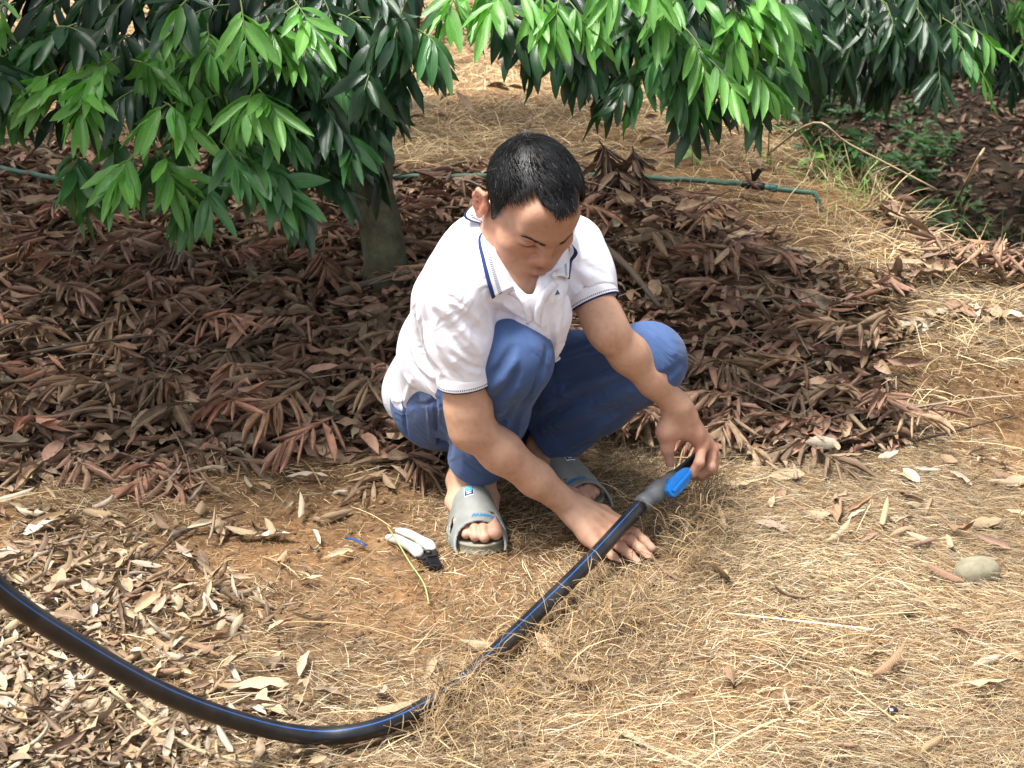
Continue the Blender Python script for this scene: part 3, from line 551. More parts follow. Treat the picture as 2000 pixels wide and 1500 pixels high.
# ---- tree above the man: trunk left of him, crown hanging left and right
def tree_near():
    q = at(757, 548, 3.3)
    for _ in range(80): q = at(757, 548, min(max(q[1]+.6*(q[2]-float(gz(q[0], q[1]))-.03), 2.9), 5))
    base = q-V(0, 0, .06); by = q[1]
    root = empty('longan_tree', (0, 0, 0)); tag(root, 'leafy longan tree with mossy trunk left of the squatting man', 'tree')
    k = [base, at(748, 470, by+.01), at(727, 360, by+.04), at(735, 220, by+.09), at(765, 110, by+.14), at(788, 0, by+.18), np.array([-.24, by+.2, 1.30]), np.array([-.22, by+.22, 1.75])]
    P = catmull_pts(k, 6); r = np.interp(np.linspace(0, 1, len(P)), [0, .1, .4, .8, 1], [.070, .058, .052, .052, .045]); tube('trunk', P, r, M_BARK, root, 20, .035, 3)
    top = P[-1]; T = Leaves(21); rng = T.rng
    limbs = [(np.array([-.24, 4.0, 1.35]), at(330, -160, 3.35)), (np.array([-.23, 4.0, 1.45]), at(90, -60, 3.45)), (np.array([-.22, 4.0, 1.5]), at(1060, -160, 3.35)), (np.array([-.22, 4.0, 1.6]), at(1430, -150, 3.35)), (at(770, 100, 3.98), at(560, 200, 3.62)), (at(760, 140, 3.97), at(420, 120, 3.7)), (at(788, 10, 4.0), at(700, 30, 3.7))]
    for i, (a, b) in enumerate(limbs): limb_to('limb', a, b, .030, .010, root, .12 if i < 4 else .02, i)
    C = np.array([-.25, 4.0, 1.3])
    # sprays the photograph shows one by one: (pixel of the hub, distance, tone, leaflets, direction in the picture)
    S = [(330, 62, 3.15, 'light', 9, (-.2, -.6)), (345, 100, 3.12, 'light', 6, (.3, -.9)), (405, 40, 3.08, 'light', 8, (.1, -.9)), (370, -10, 3.05, 'light', 8, (-.3, -.8)), (470, -5, 3.05, 'light', 8, (.1, -.9)), (520, 25, 3.10, 'light', 9, (.2, -.8)), (570, -10, 3.08, 'light', 9, (.3, -.8)), (500, 80, 3.18, 'mid', 8, (0, -.9)),
         (175, 65, 3.18, 'mid', 8, (.1, -.9)), (150, 40, 3.22, 'mid', 8, (-.4, -.5)), (235, 105, 3.10, 'light', 8, (-.4, -.6)), (255, 110, 3.08, 'light', 9, (.6, -.5)), (180, 135, 3.10, 'light', 8, (-.8, -.4)), (110, 132, 3.12, 'light', 8, (-.5, -.7)), (165, 145, 3.05, 'light', 9, (0, -.9)), (60, 150, 3.22, 'mid', 8, (-.2, -.8)),
         (40, 40, 3.25, 'mid', 9, (.2, -.8)), (15, 90, 3.25, 'mid', 8, (.3, -.7)), (20, 170, 3.3, 'dark', 8, (.3, -.6)), (330, 195, 3.02, 'light', 9, (-.3, -.6)), (320, 193, 3.02, 'light', 8, (.5, -.7)), (430, 178, 3.08, 'light', 9, (-.5, -.4)), (440, 182, 3.10, 'light', 8, (.1, -.8)), (500, 165, 3.06, 'light', 9, (.4, -.6)), (495, 170, 3.04, 'light', 8, (-.1, -.9)), (515, 240, 3.06, 'mid', 6, (.8, -.2)),
         (265, 295, 2.98, 'light', 10, (-.35, -.9)), (255, 300, 2.98, 'light', 5, (-.1, -1)), (315, 285, 3.02, 'light', 8, (.2, -.9)), (230, 240, 3.08, 'mid', 8, (0, -.9)), (160, 280, 3.10, 'mid', 8, (-.1, -1)), (170, 310, 3.12, 'mid', 7, (0, -1)), (430, 270, 3.02, 'mid', 9, (.4, -.7)), (440, 290, 3.0, 'mid', 8, (.7, -.6)), (410, 330, 3.02, 'mid', 7, (0, -1)), (350, 350, 3.05, 'mid', 7, (.2, -1)),
         (500, 290, 3.06, 'mid', 9, (.6, -.7)), (520, 330, 3.05, 'mid', 9, (.5, -.9)), (560, 350, 3.10, 'dark', 9, (.3, -1)), (590, 240, 3.15, 'dark', 9, (.9, -.4)), (600, 300, 3.18, 'dark', 9, (.6, -.9)), (640, 250, 3.22, 'dark', 9, (.8, -.6)), (640, 110, 3.2, 'mid', 8, (.3, -.8)), (670, 90, 3.2, 'dark', 7, (.4, -.8)), (620, 70, 3.22, 'dark', 8, (.8, -.1)), (700, 170, 3.25, 'dark', 9, (.7, -.7)), (660, 200, 3.22, 'dark', 9, (.8, -.6)), (560, 20, 3.2, 'mid', 8, (.4, -.6)), (650, 20, 3.25, 'dark', 9, (.8, -.3)), (720, 50, 3.3, 'dark', 8, (.4, -.8)),
         # right-hand limb
         (905, 0, 3.10, 'light', 8, (-.2, -.9)), (945, 5, 3.05, 'light', 7, (.1, -.9)), (995, 10, 3.02, 'light', 8, (-.3, -.9)), (1000, 20, 3.0, 'light', 8, (.5, -.8)), (1060, 10, 3.02, 'light', 8, (0, -.9)), (1095, 30, 3.0, 'light', 8, (-.1, -1)), (1110, 45, 2.98, 'light', 7, (.35, -1)), (1150, 0, 3.0, 'light', 8, (.1, -.9)), (1200, -30, 2.98, 'light', 9, (0, -.9)), (1240, -30, 2.98, 'light', 8, (.3, -.9)), (1300, 0, 3.05, 'mid', 9, (0, -.9)), (1345, 15, 3.02, 'light', 8, (.3, -.8)), (1340, 30, 3.02, 'light', 8, (-.5, -.8)), (1395, 40, 3.05, 'light', 8, (.4, -.7)), (1440, 45, 3.05, 'light', 9, (.5, -.7)), (1430, 40, 3.05, 'light', 8, (0, -1)), (1470, 20, 3.05, 'light', 9, (.5, -.8)), (1480, 100, 3.08, 'light', 8, (.5, -.8)), (1450, 140, 3.08, 'mid', 9, (.3, -1)), (1440, 155, 3.04, 'light', 8, (.5, -.9)), (1380, 155, 3.0, 'light', 6, (.4, -.9)),
         (1330, 105, 3.04, 'mid', 8, (-.4, -.9)), (1345, 110, 3.02, 'light', 7, (.2, -1)), (1260, 70, 3.12, 'mid', 8, (-.4, -.7)), (1280, 140, 3.08, 'mid', 9, (-.2, -1)), (1300, 150, 3.06, 'mid', 9, (.2, -1)), (1260, 160, 3.1, 'dark', 9, (-.4, -.9)), (1330, 180, 3.06, 'mid', 8, (.2, -1)), (1210, 60, 3.15, 'dark', 9, (-.2, -.9)), (1180, 120, 3.2, 'dark', 9, (-.3, -.9)), (1130, 90, 3.2, 'dark', 9, (-.3, -.9)), (1220, 150, 3.15, 'dark', 9, (-.2, -1)), (1070, 70, 3.2, 'dark', 8, (-.2, -1)), (1110, 130, 3.25, 'dark', 8, (.1, -1)), (1400, 190, 3.12, 'dark', 8, (0, -1)), (1450, 200, 3.1, 'dark', 7, (.2, -1)), (1350, 200, 3.12, 'dark', 8, (0, -1)), (1500, 40, 3.15, 'mid', 8, (.5, -.6)), (1490, 160, 3.12, 'mid', 7, (.6, -.8)), (1000, 60, 3.2, 'dark', 7, (0, -1)), (880, 30, 3.3, 'mid', 6, (-.2, -1))]
    for px, py, y, tone, n, (dx, dz) in S:
        d = V(dx*1.3, -.45+rng.normal(0, .2), dz*.55+.1); T.spray(at(px, py+6-(50 if px > 860 else 0), y-.1), d, tone, n+2, rng.uniform(.05, .10), .104 if px < 860 else .096, rng.uniform(.05, .75))
    for i in range(85):
        px, py = rng.uniform(-60, 800), rng.uniform(-40, 330); lim = np.interp(px, [0, 120, 260, 420, 560, 680, 790], [190, 250, 300, 290, 310, 250, 190])
        if py > lim: continue
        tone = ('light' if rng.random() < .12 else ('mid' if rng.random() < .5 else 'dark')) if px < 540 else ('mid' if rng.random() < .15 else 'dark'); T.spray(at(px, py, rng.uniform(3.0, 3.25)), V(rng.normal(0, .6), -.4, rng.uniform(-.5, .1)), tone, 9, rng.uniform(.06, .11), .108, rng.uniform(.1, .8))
    for i in range(34):
        px, py = rng.uniform(880, 1530), rng.uniform(-80, 120); lim = np.interp(px, [880, 1000, 1200, 1350, 1500], [-20, 20, 70, 110, 60])
        if py > lim: continue
        T.spray(at(px, py, rng.uniform(2.95, 3.25)), V(rng.normal(0, .6), -.4, rng.uniform(-.5, .1)), 'light' if rng.random() < .1 else ('mid' if rng.random() < .35 else 'dark'), 9, rng.uniform(.06, .11), .108, rng.uniform(.1, .8))
    # inner and upper foliage
    for i in range(420):
        if i < 260: px, py = rng.uniform(-120, 760), rng.uniform(-110, 330); y = rng.uniform(3.3, 3.75)
        else: px, py = rng.uniform(1010, 1520), rng.uniform(-110, 170); y = rng.uniform(3.22, 3.7)
        if i < 260 and py > 130+.12*px-(60 if px < 120 else 0): continue
        if i >= 260 and py > (px-960)*.14-20: continue
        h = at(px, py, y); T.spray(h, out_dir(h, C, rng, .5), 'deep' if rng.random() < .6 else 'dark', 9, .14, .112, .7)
    for i in range(950):                                    # unseen crown roof, added to shade the litter, kept off the man
        a = rng.uniform(0, 2*math.pi); r = 1.9*math.sqrt(rng.random()); h = np.array([-.75+r*1.0*math.cos(a), 4.05+r*.85*math.sin(a), 0]); h[2] = 1.42+.75*(1-(r/1.9)**2)*rng.uniform(.2, 1)+rng.uniform(0, .25)
        if h[1] < 3.25 and h[0] > -.8 or h[1] < 2.5 or h[0] > .20: continue
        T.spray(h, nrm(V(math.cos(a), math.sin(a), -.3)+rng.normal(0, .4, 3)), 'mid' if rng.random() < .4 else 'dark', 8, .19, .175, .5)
    T.build(root); return root
def catmull_pts(pts, n):
    pts = np.array(pts, float); P = np.vstack([2*pts[0]-pts[1], pts, 2*pts[-1]-pts[-2]]); out = []
    for i in range(len(pts)-1):
        a, b, c, d = P[i:i+4]
        for t in np.linspace(0, 1, n, endpoint=False): out.append(.5*((2*b)+(-a+c)*t+(2*a-5*b+4*c-d)*t*t+(-a+3*b-3*c+d)*t**3))
    out.append(pts[-1]); return np.array(out)
tree_near()

def tree_far(label, base, top, S, poly, nfill, yr, crown_c, crown_r, nroof, seed):
    base = np.array([*base, 0.]); base[2] = float(gz(base[0], base[1]))-.05; root = empty('longan_tree', (0, 0, 0)); tag(root, label, 'tree')
    P = bez(base, (base+np.array(top))/2+V(.08, 0, 0), np.array(top), 10); tube('trunk', P, np.linspace(.085, .05, 10), M_BARK, root, 14, .04, seed); T = Leaves(seed); rng = T.rng
    for k in range(5):
        a = k*1.256+.3; limb_to('limb', P[-2-(k % 2)], np.array(crown_c)+V(math.cos(a)*crown_r*.7, math.sin(a)*crown_r*.6, rng.uniform(-.1, .3)), .03, .01, root, .1, seed+k)
    for px, py, y, tone, n, (dx, dz) in S: T.spray(at(px, py-25, y), V(dx*1.3, -.4, dz*.5+.1), tone, n, rng.uniform(.07, .12), .115, rng.uniform(.2, .7))
    for i in range(nfill):
        px, py = rng.uniform(poly[0], poly[1]), rng.uniform(poly[2], poly[3])
        if py > poly[3]-(abs(px-(poly[0]+poly[1])/2)/((poly[1]-poly[0])/2))**2*90: continue
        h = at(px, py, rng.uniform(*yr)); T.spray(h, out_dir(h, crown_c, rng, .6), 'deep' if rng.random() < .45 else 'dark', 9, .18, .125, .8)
    for i in range(nroof):  # unseen crown roof, placed to darken the gully but spare the terrace
        a = rng.uniform(0, 2*math.pi); r = crown_r*math.sqrt(rng.random()); h = np.array(crown_c)+V(r*math.cos(a), r*math.sin(a), .7*(1-(r/crown_r)**2)*rng.uniform(.1, 1))
        if h[0] < edge_x(h[1])+.12: continue
        T.spray(h, nrm(V(math.cos(a), math.sin(a), -.3)+rng.normal(0, .4, 3)), 'mid' if rng.random() < .3 else 'dark', 8, .2, .17, .6)
    T.build(root); return root
SB = [(1560, 0, 4.5, 'dark', 9, (-.2, -1)), (1600, 20, 4.45, 'dark', 9, (0, -1)), (1640, 10, 4.4, 'dark', 8, (.1, -1)), (1690, 20, 4.4, 'dark', 9, (0, -1)), (1730, 30, 4.35, 'dark', 9, (.1, -1)), (1750, 60, 4.35, 'dark', 8, (-.1, -1)), (1790, 40, 4.35, 'dark', 9, (.2, -1)), (1840, 60, 4.3, 'mid', 9, (.4, -.8)), (1860, 90, 4.3, 'mid', 9, (.5, -.8)), (1870, 110, 4.25, 'mid', 9, (.3, -1)), (1830, 130, 4.3, 'dark', 8, (0, -1)), (1880, 70, 4.3, 'light', 6, (.6, -.9)), (1885, 130, 4.25, 'light', 5, (.3, -1)), (1620, 60, 4.5, 'dark', 8, (0, -1)), (1570, 60, 4.55, 'dark', 8, (.1, -1)), (1680, 70, 4.45, 'dark', 8, (-.2, -1))]
tree_far('dark-leaved longan tree hanging over the gully at the upper right', (2.45, 5.6), (2.2, 5.3, 1.75), SB, (1520, 1920, -80, 90), 95, (4.6, 5.2), (1.55, 6.0, 1.5), 1.6, 560, 33)
SCs = [(1960, 20, 6.4, 'light', 9, (.2, -.8)), (1985, 60, 6.3, 'light', 9, (.3, -.9)), (1930, 10, 6.5, 'mid', 9, (-.2, -.9)), (1990, 10, 6.4, 'light', 9, (0, -.9)), (1995, 100, 6.3, 'light', 8, (.1, -1)), (1900, 20, 6.6, 'mid', 8, (-.3, -.9))]
tree_far('small bright-leaved tree cut by the right edge of the picture', (2.75, 7.4), (2.65, 7.3, 1.7), SCs, (1880, 2120, -60, 120), 80, (6.6, 7.4), (2.3, 8.2, 1.5), 2.2, 650, 44)

# ================================================================ the man
def c2w(v): return V(v[0], v[1]*_sp-v[2]*_cp, v[1]*_cp+v[2]*_sp)     # (right, up, towards lens) -> world
# joints (photo pixel + distance), found by fitting bone lengths of a 1.68 m man
RANK = at(921, 934, 2.602); RKNEE = at(997, 700, 2.425); RHIP = V(-.138, 2.735, .200)
LANK = V(.076, 2.757, .086); LKNEE = at(1265, 705, 2.575); LHIP = V(-.025, 2.845, .175)
RSH = at(886, 578, 2.385); LSH = at(1112, 490, 2.630)
RELB = at(920, 836, 2.395); RWR = at(1120, 994, 2.470)
LELB = at(1190, 650, 2.495); LWR = V(.314, 2.551, .247)
NECK = at(1000, 470, 2.500); PELV = (RHIP+LHIP)/2
TL = nrm(LSH-RSH); TU = nrm((RSH+LSH)/2-PELV); TU = nrm(TU-TL*(TU@TL)); TF = np.cross(TL, TU)    # torso left / up / forward
HC = at(1039, 401, 2.435)                                                                        # skull centre
HF = nrm(c2w((.31, -.835, .44))); HL = c2w((.90, .18, -.42)); HL = nrm(HL-HF*(HL@HF)); HU = np.cross(HF, HL)
HR = np.stack([HL, HF, HU])
def H(x, y, z): return HC+HL*x+HF*y+HU*z
def hloc(P): return (P-HC)@HR.T

# ---- feet frames: s along the foot from heel to toe, w towards the big toe
class Foot:
    def __init__(f, heel, toe, side, z0):
        f.h = np.array([*heel, 0.]); d = np.array([*toe, 0.])-f.h; f.d = nrm(d); f.w = side*np.cross(V(0, 0, 1), f.d)*1.0; f.z0 = z0; f.side = side
    def p(f, s, w, z): return f.h+f.d*s+f.w*w+V(0, 0, f.z0+z)
RF = Foot((-.092, 2.660), (-.056, 2.392), 1, .0); LF = Foot((.050, 2.815), (.160, 2.585), -1, .0)
TOES = [(.247, .030, .0140), (.250, .0085, .0095), (.242, -.0085, .0090), (.229, -.0245, .0085), (.212, -.0385, .008)]

def build_foot(B, f, ank):
    z = .024
    B.chain([f.p(.035, 0, z+.030), f.p(.055, 0, z+.045), ank], [.031, .030, .030], .03)                 # heel to ankle
    B.cone(f.p(.030, 0, z+.024), f.p(.075, 0, z+.02), .027, .024, .02)
    B.cone(ank+f.d*.006-V(0, 0, .004), f.p(.165, .006, z+.018), .031, .018, .03, flat=(f.w, 1.3))                    # instep
    B.cone(f.p(.10, 0, z+.018), f.p(.178, .002, z+.016), .024, .016, .025, flat=(f.w, 2.2))             # sole and ball
    B.ell(ank+f.w*.031+V(0, 0, .004), (.012,)*3, .014); B.ell(ank-f.w*.031-V(0, 0, .006), (.012,)*3, .014)   # malleoli
    for i, (s, w, r) in enumerate(TOES):
        root = f.p(s-.058, w*.86, z+.018); mid = f.p(s-.026, w*.97, z+.0195 if i else z+.0165); tip = f.p(s-r, w, z+r*.95)
        B.chain([root, mid, tip], [r*.95, r*.93, r], .0035 if i else .005)
        if i: B.ell(tip, (r*1.08,)*3, .003)

def build_body():
    B = Field((-.26, 2.27, .015), (.47, 2.93, .84), .0028)
    # torso and hidden limbs (covered by the clothes)
    B.chain([PELV+TU*.02, PELV+TU*.2-TF*.03, (RSH+LSH)/2-TU*.05-TF*.01], [.085, .08, .085], .03, flat=(TL, 1.45))
    B.chain([RSH, (RSH+LSH)/2+TU*.02, LSH], [.048, .05, .048], .04)
    B.chain([NECK-TF*.01, H(0, -.022, -.055)], [.060, .056], .03)
    B.cone(NECK+TF*.052-TU*.065, NECK+TF*.01+TU*.02, .045, .042, .03, flat=(TL, 1.5))
    B.chain([NECK+TF*.035-TU*.01, at(1020, 545, 2.455), at(1034, 592, 2.465)], [.045, .040, .024], .03, flat=(TL, 1.4))
    for hip, kn, an in ((RHIP, RKNEE, RANK), (LHIP, LKNEE, LANK)):
        B.chain([hip, kn, lerp(kn, an, .35), an], [.062, .046, .046, .032], .02)
    build_foot(B, RF, RANK); build_foot(B, LF, LANK)
    # ---------------- arms
    d = nrm(RELB-RSH); fa = nrm(RWR-RELB)
    B.chain([RSH, lerp(RSH, RELB, .45), lerp(RSH, RELB, .85), RELB], [.046, .044, .040, .038], .02)
    B.chain([RELB, lerp(RELB, RWR, .28), lerp(RELB, RWR, .62), RWR], [.0355, .0370, .0310, .0245], .02)
    B.ell(RELB+V(-.006, .012, -.014), (.024,)*3, .02)
    B.fold([lerp(RELB, RWR, .1)+V(.01, -.03, .035), lerp(RELB, RWR, .4)+V(.01, -.034, .026)], .012, .003)
    B.chain([LSH, lerp(LSH, LELB, .45), lerp(LSH, LELB, .85), LELB], [.044, .041, .036, .0335], .02)
    B.chain([LELB, lerp(LELB, LWR, .28), lerp(LELB, LWR, .62), LWR], [.033, .0345, .0300, .0245], .02)
    # ---------------- right hand: flat, brushing the straw, thumb on the far side
    mc = at(1192, 1048, 2.425); tipm = atz(1258, 1094, .012)
    fd = nrm(mc-RWR); lat = nrm(np.cross(V(0, 0, 1), fd)); lat = nrm(lat+V(0, 0, .22)); up = np.cross(fd, lat)
    B.chain([RWR, RWR+fd*.03], [.0245, .022], .015, flat=(lat, 1.25))
    spec = [(.0375, .080, .0098), (.013, .088, .0100), (-.012, .081, .0096), (-.0355, .063, .0086)]
    fdir = nrm(tipm-mc); nails = []
    for i, (o, L, r) in enumerate(spec):
        kn = mc+lat*o-fd*(.0, .0, .004, .012)[i]+up*(.0, .003, .002, -.003)[i]
        B.cone(RWR+fd*.018+lat*o*.55, kn, .0175, .0130, .014)
        dr = nrm(fdir+lat*o*.6-lat*.02)
        p1 = kn+(dr+up*.14)*L*.44; p2 = p1+(dr-up*.10)*L*.30; p3 = p2+(dr-up*.22)*L*.26
        B.chain([kn, p1, p2, p3], [r*1.15, r, r*.95, r*.82], .004)
        B.ell(kn+up*.006, (.0085,)*3, .008); B.ell(p1+up*.001, (r*1.06,)*3, .004)
        nails.append((p3+up*r*.55, r))
        B.fold([RWR+fd*.03+lat*o*.6+up*.021, kn+up*.012], .0045, .0014)
    th = [RWR+fd*.014+lat*.024-up*.004, RWR+fd*.045+lat*.047-up*.008, RWR+fd*.080+lat*.056-up*.012, RWR+fd*.105+lat*.056-up*.016]
    B.chain(th, [.017, .0135, .0105, .0088], .008)
    B.ell(RWR+fd*.055-lat*.022-up*.006, (.018,)*3, .02)
    # ---------------- left hand: closed over the pipe end, thumb in front on the left
    kI = at(1371, 871, 2.562); kM = at(1391, 878, 2.588); kR = at(1394, 890, 2.612); kL = at(1390, 901, 2.632)
    wd = nrm(lerp(kI, kL, .4)-LWR)
    for kn, o in ((kI, 0), (kM, .33), (kR, .66), (kL, 1)):
        w0 = lerp(LWR+wd*.012, LWR+wd*.012+(kL-kI)*.35, o)
        B.cone(w0, kn, .0185, .0125, .014); B.ell(kn, (.0128,)*3, .006)
    B.cone(LWR, LWR+wd*.03, .0245, .023, .02)
    fing = [(kI, at(1366, 903, 2.532), at(1352, 924, 2.535), at(1334, 929, 2.548), .0092),
            (kM, at(1388, 912, 2.560), at(1368, 926, 2.565), at(1348, 930, 2.578), .0094),
            (kR, at(1391, 918, 2.590), at(1374, 930, 2.600), at(1356, 930, 2.610), .009),
            (kL, at(1388, 920, 2.618), at(1374, 930, 2.626), at(1360, 930, 2.632), .0082)]
    for a, b, c, e, r in fing:
        B.chain([a, b, c, e], [r*1.2, r*1.06, r*.98, r*.84], .0035); B.ell(b, (r*1.12,)*3, .003)
    tb = [at(1312, 808, 2.545), at(1301, 842, 2.537), at(1303, 874, 2.538), at(1309, 905, 2.546)]
    B.chain(tb, [.018, .0148, .0118, .0088], .012)
    B.cone(tb[1], lerp(kI, LWR, .3), .013, .011, .022)                                                   # web of the thumb
    B.fold([LWR+V(.0, -.02, .0), lerp(LWR, kI, .5)+V(-.006, -.02, .004), kI+V(-.004, -.014, .006)], .005, .0022)   # tendon
    for kn, o in ((kI, 0), (kM, .33), (kR, .66)): B.fold([LWR+wd*.03+(kL-kI)*.3*o+V(-.008, -.020, .008), kn+V(-.006, -.012, .010)], .0042, .0022)
    B.fold([lerp(LELB, LWR, .25)+V(.01, -.028, .018), lerp(LELB, LWR, .55)+V(.004, -.026, .016), lerp(LELB, LWR, .95)+V(.004, -.020, .012)], .0045, .0018)
    B.fold([lerp(RELB, RWR, .30)+V(.012, -.030, .026), lerp(RELB, RWR, .62)+V(.004, -.024, .026), lerp(RELB, RWR, .98)+V(.008, -.014, .020)], .0045, .0018)
    nails.append((tb[3]+V(-.003, -.006, .004), .008))
    # ---------------- head
    B.ell(H(0, -.010, .026), (.0745, .0925, .080), .02, R=HR)
    B.ell(H(0, .022, -.040), (.056, .064, .068), .033, R=HR)
    for s in (-1, 1):
        B.chain([H(s*.054, -.004, -.042), H(s*.045, .018, -.077), H(s*.015, .066, -.098)], [.014, .016, .016], .03)
        B.ell(H(s*.043, .050, -.030), (.026, .024, .022), .022, R=HR)                   # cheekbone
        B.ell(H(s*.030, .055, -.062), (.022, .020, .022), .022, R=HR)                   # cheek
    B.ell(H(0, .068, -.100), (.024, .016, .014), .018, R=HR)                            # chin
    B.chain([H(-.038, .064, .018), H(-.014, .079, .014), H(.014, .079, .014), H(.038, .064, .018)], [.011, .012, .012, .011], .016)
    B.ell(H(0, .060, .045), (.052, .027, .036), .02, R=HR)                              # forehead
    for s in (-1, 1): B.ell(H(s*.0315, .089, -.002), (.0165, .012, .0105), .010, 'sub', R=HR)
    for s in (-1, 1):
        B.ell(H(s*.0315, .0675, -.0045), (.0150, .0140, .0118), .005, R=HR)              # closed upper lid over the eyeball
        B.fold([H(s*.019, .0775, -.0085), H(s*.031, .0822, -.0105), H(s*.044, .0735, -.0085)], .0032, -.0042)   # lash line
        B.fold([H(s*.018, .080, .004), H(s*.031, .084, .0055), H(s*.046, .074, .003)], .003, -.0014)
    B.chain([H(0, .079, .008), H(0, .086, -.010), H(0, .0955, -.030)], [.0065, .0074, .0100], .012)
    B.ell(H(0, .0970, -.0325), (.0130, .0105, .0095), .008, R=HR)
    for s in (-1, 1):
        B.ell(H(s*.0140, .0880, -.0355), (.0085, .0105, .0078), .006, R=HR)
        B.ell(H(s*.0075, .0930, -.0430), (.0040, .0050, .0028), .003, 'sub', R=HR)
    for s in (-1, 1): B.fold([H(s*.013, .090, -.022), H(s*.0225, .083, -.032), H(s*.019, .083, -.044)], .0035, -.003); B.fold([H(s*.023, .082, -.042), H(s*.034, .070, -.066)], .005, -.0020)
    B.ell(H(0, .076, -.064), (.032, .020, .026), .015, R=HR)                             # muzzle
    B.chain([H(-.024, .084, -.0675), H(-.006, .0970, -.0630), H(.006, .0970, -.0630), H(.024, .084, -.0675)], [.0035, .0056, .0056, .0035], .005)
    B.chain([H(-.021, .083, -.0725), H(0, .0950, -.0765), H(.021, .083, -.0725)], [.0035, .0068, .0035], .005)
    B.fold([H(-.027, .084, -.0700), H(0, .1005, -.0695), H(.027, .084, -.0700)], .0026, -.0038)
    B.fold([H(0, .0955, -.047), H(0, .0965, -.059)], .003, -.0014)
    for s in (-1, 1):                                                                     # ears
        c = lambda a, y, z: H(s*(.0755+a), -.022+y, -.014+z)
        B.ell(c(.004, 0, 0), (.0065, .0175, .0285), .006, R=np.stack([nrm(HL*1.0-HF*.45*s), nrm(HF+HL*.45*s), HU]))
        B.chain([c(.0, .012, -.006), c(.006, .013, .014), c(.011, .003, .029), c(.0165, -.013, .024), c(.017, -.018, .006), c(.012, -.012, -.016), c(.005, .001, -.029)],
                [.0035, .0042, .0046, .0046, .0044, .0045, .0058], .003)
        for q in ((.006, .013, .014), (.011, .003, .027), (.0155, -.012, .022), (.016, -.016, .006), (.011, -.011, -.014), (.005, .001, -.026)): B.cone(c(.001, .002, 0), c(*q), .005, .0042, .003)
        B.ell(c(.0165, .000, .000), (.0045, .0085, .0150), .004, 'sub', R=HR)
        B.ell(c(.004, .0125, -.006), (.004, .004, .006), .003, R=HR)
    # neck muscles
    for s in (-1, 1): B.cone(H(s*.052, -.03, -.055), NECK+TF*.05-TU*.015+TL*s*.012, .014, .010, .016)
    P, F = B.mesh(2)
    # ---------------- skin tone differences: darker face, lips, lash lines, knuckles, nails
    base = np.array([.53, .315, .212]); col = np.tile(base, (len(P), 1))
    h = hloc(P); inhead = (np.abs(h[:, 0]) < .1) & (np.abs(h[:, 1]) < .13) & (h[:, 2] > -.13)
    def blob(mask, c, r, tgt, a=1.0):
        w = np.exp(-np.sum(((h-np.array(c))/np.array(r))**2, 1))*mask*a
        col[:] = col*(1-w[:, None])+np.array(tgt)*w[:, None]
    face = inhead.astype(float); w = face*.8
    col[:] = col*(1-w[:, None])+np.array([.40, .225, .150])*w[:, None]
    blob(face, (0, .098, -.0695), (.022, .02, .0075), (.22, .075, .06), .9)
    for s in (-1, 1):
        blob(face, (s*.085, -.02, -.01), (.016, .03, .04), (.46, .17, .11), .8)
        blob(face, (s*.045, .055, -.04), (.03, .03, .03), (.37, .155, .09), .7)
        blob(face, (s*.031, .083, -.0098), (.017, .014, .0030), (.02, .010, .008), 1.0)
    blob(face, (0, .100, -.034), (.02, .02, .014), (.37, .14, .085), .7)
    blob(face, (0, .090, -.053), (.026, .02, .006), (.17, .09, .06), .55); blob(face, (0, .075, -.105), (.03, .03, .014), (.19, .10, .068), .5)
    def wblob(c, r, tgt, a):
        w = a*np.exp(-np.sum((P-c)**2, 1)/r**2); col[:] = col*(1-w[:, None])+np.array(tgt)*w[:, None]
    for c in (kI, kM, lerp(LWR, kI, .6), lerp(LWR, kL, .6), tb[2], fing[0][2]): wblob(c, .04, (.50, .245, .17), .55)
    for c in (mc, mc+fdir*.05): wblob(c, .045, (.44, .215, .14), .6)
    for c, r in nails[:4]: wblob(c, r*.9, (.55, .30, .24), .7)
    for f in (RF, LF):
        for i, (s, w, r) in enumerate(TOES):
            wblob(f.p(s-.02, w, .04), .03, (.46, .24, .165), .5)
            wblob(f.p(s-r*.6, w, .024+r*1.75), r*.62, (.58, .36, .27), .8)
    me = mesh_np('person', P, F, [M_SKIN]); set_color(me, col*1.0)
    return me

# ---------------------------------------------------------------- helpers that lay trim on the cloth
from mathutils.bvhtree import BVHTree
def bvh_of(*objs):
    Vs, Fs, n = [], [], 0
    for o in objs:
        me = o.data; co = np.empty(len(me.vertices)*3, np.float32); me.vertices.foreach_get('co', co); Vs.append(co.reshape(-1, 3))
        li = np.empty(len(me.loops), np.int32); me.loops.foreach_get('vertex_index', li); Fs.append(li.reshape(-1, 4)+n); n += len(me.vertices)
    return BVHTree.FromPolygons(np.concatenate(Vs).tolist(), np.concatenate(Fs).tolist())
def hit(bvh, px, py, off=.004, default=2.4):
    d = nrm(at(px, py, 2.0)-V(0, 0, CAM_H)); r = bvh.ray_cast(Vector((0, 0, CAM_H)), Vector(d))
    if r[0] is None: return None if default is None else at(px, py, default)
    return np.array(r[0])+np.array(r[1])*off
def catmull(pts, n):
    pts = np.array(pts, float); P = np.vstack([2*pts[0]-pts[1], pts, 2*pts[-1]-pts[-2]]); out = []
    for i in range(len(pts)-1):
        a, b, c, d = P[i:i+4]
        for t in np.linspace(0, 1, n, endpoint=False): out.append(.5*((2*b)+(-a+c)*t+(2*a-5*b+4*c-d)*t*t+(-a+3*b-3*c+d)*t**3))
    out.append(pts[-1]); return np.array(out)
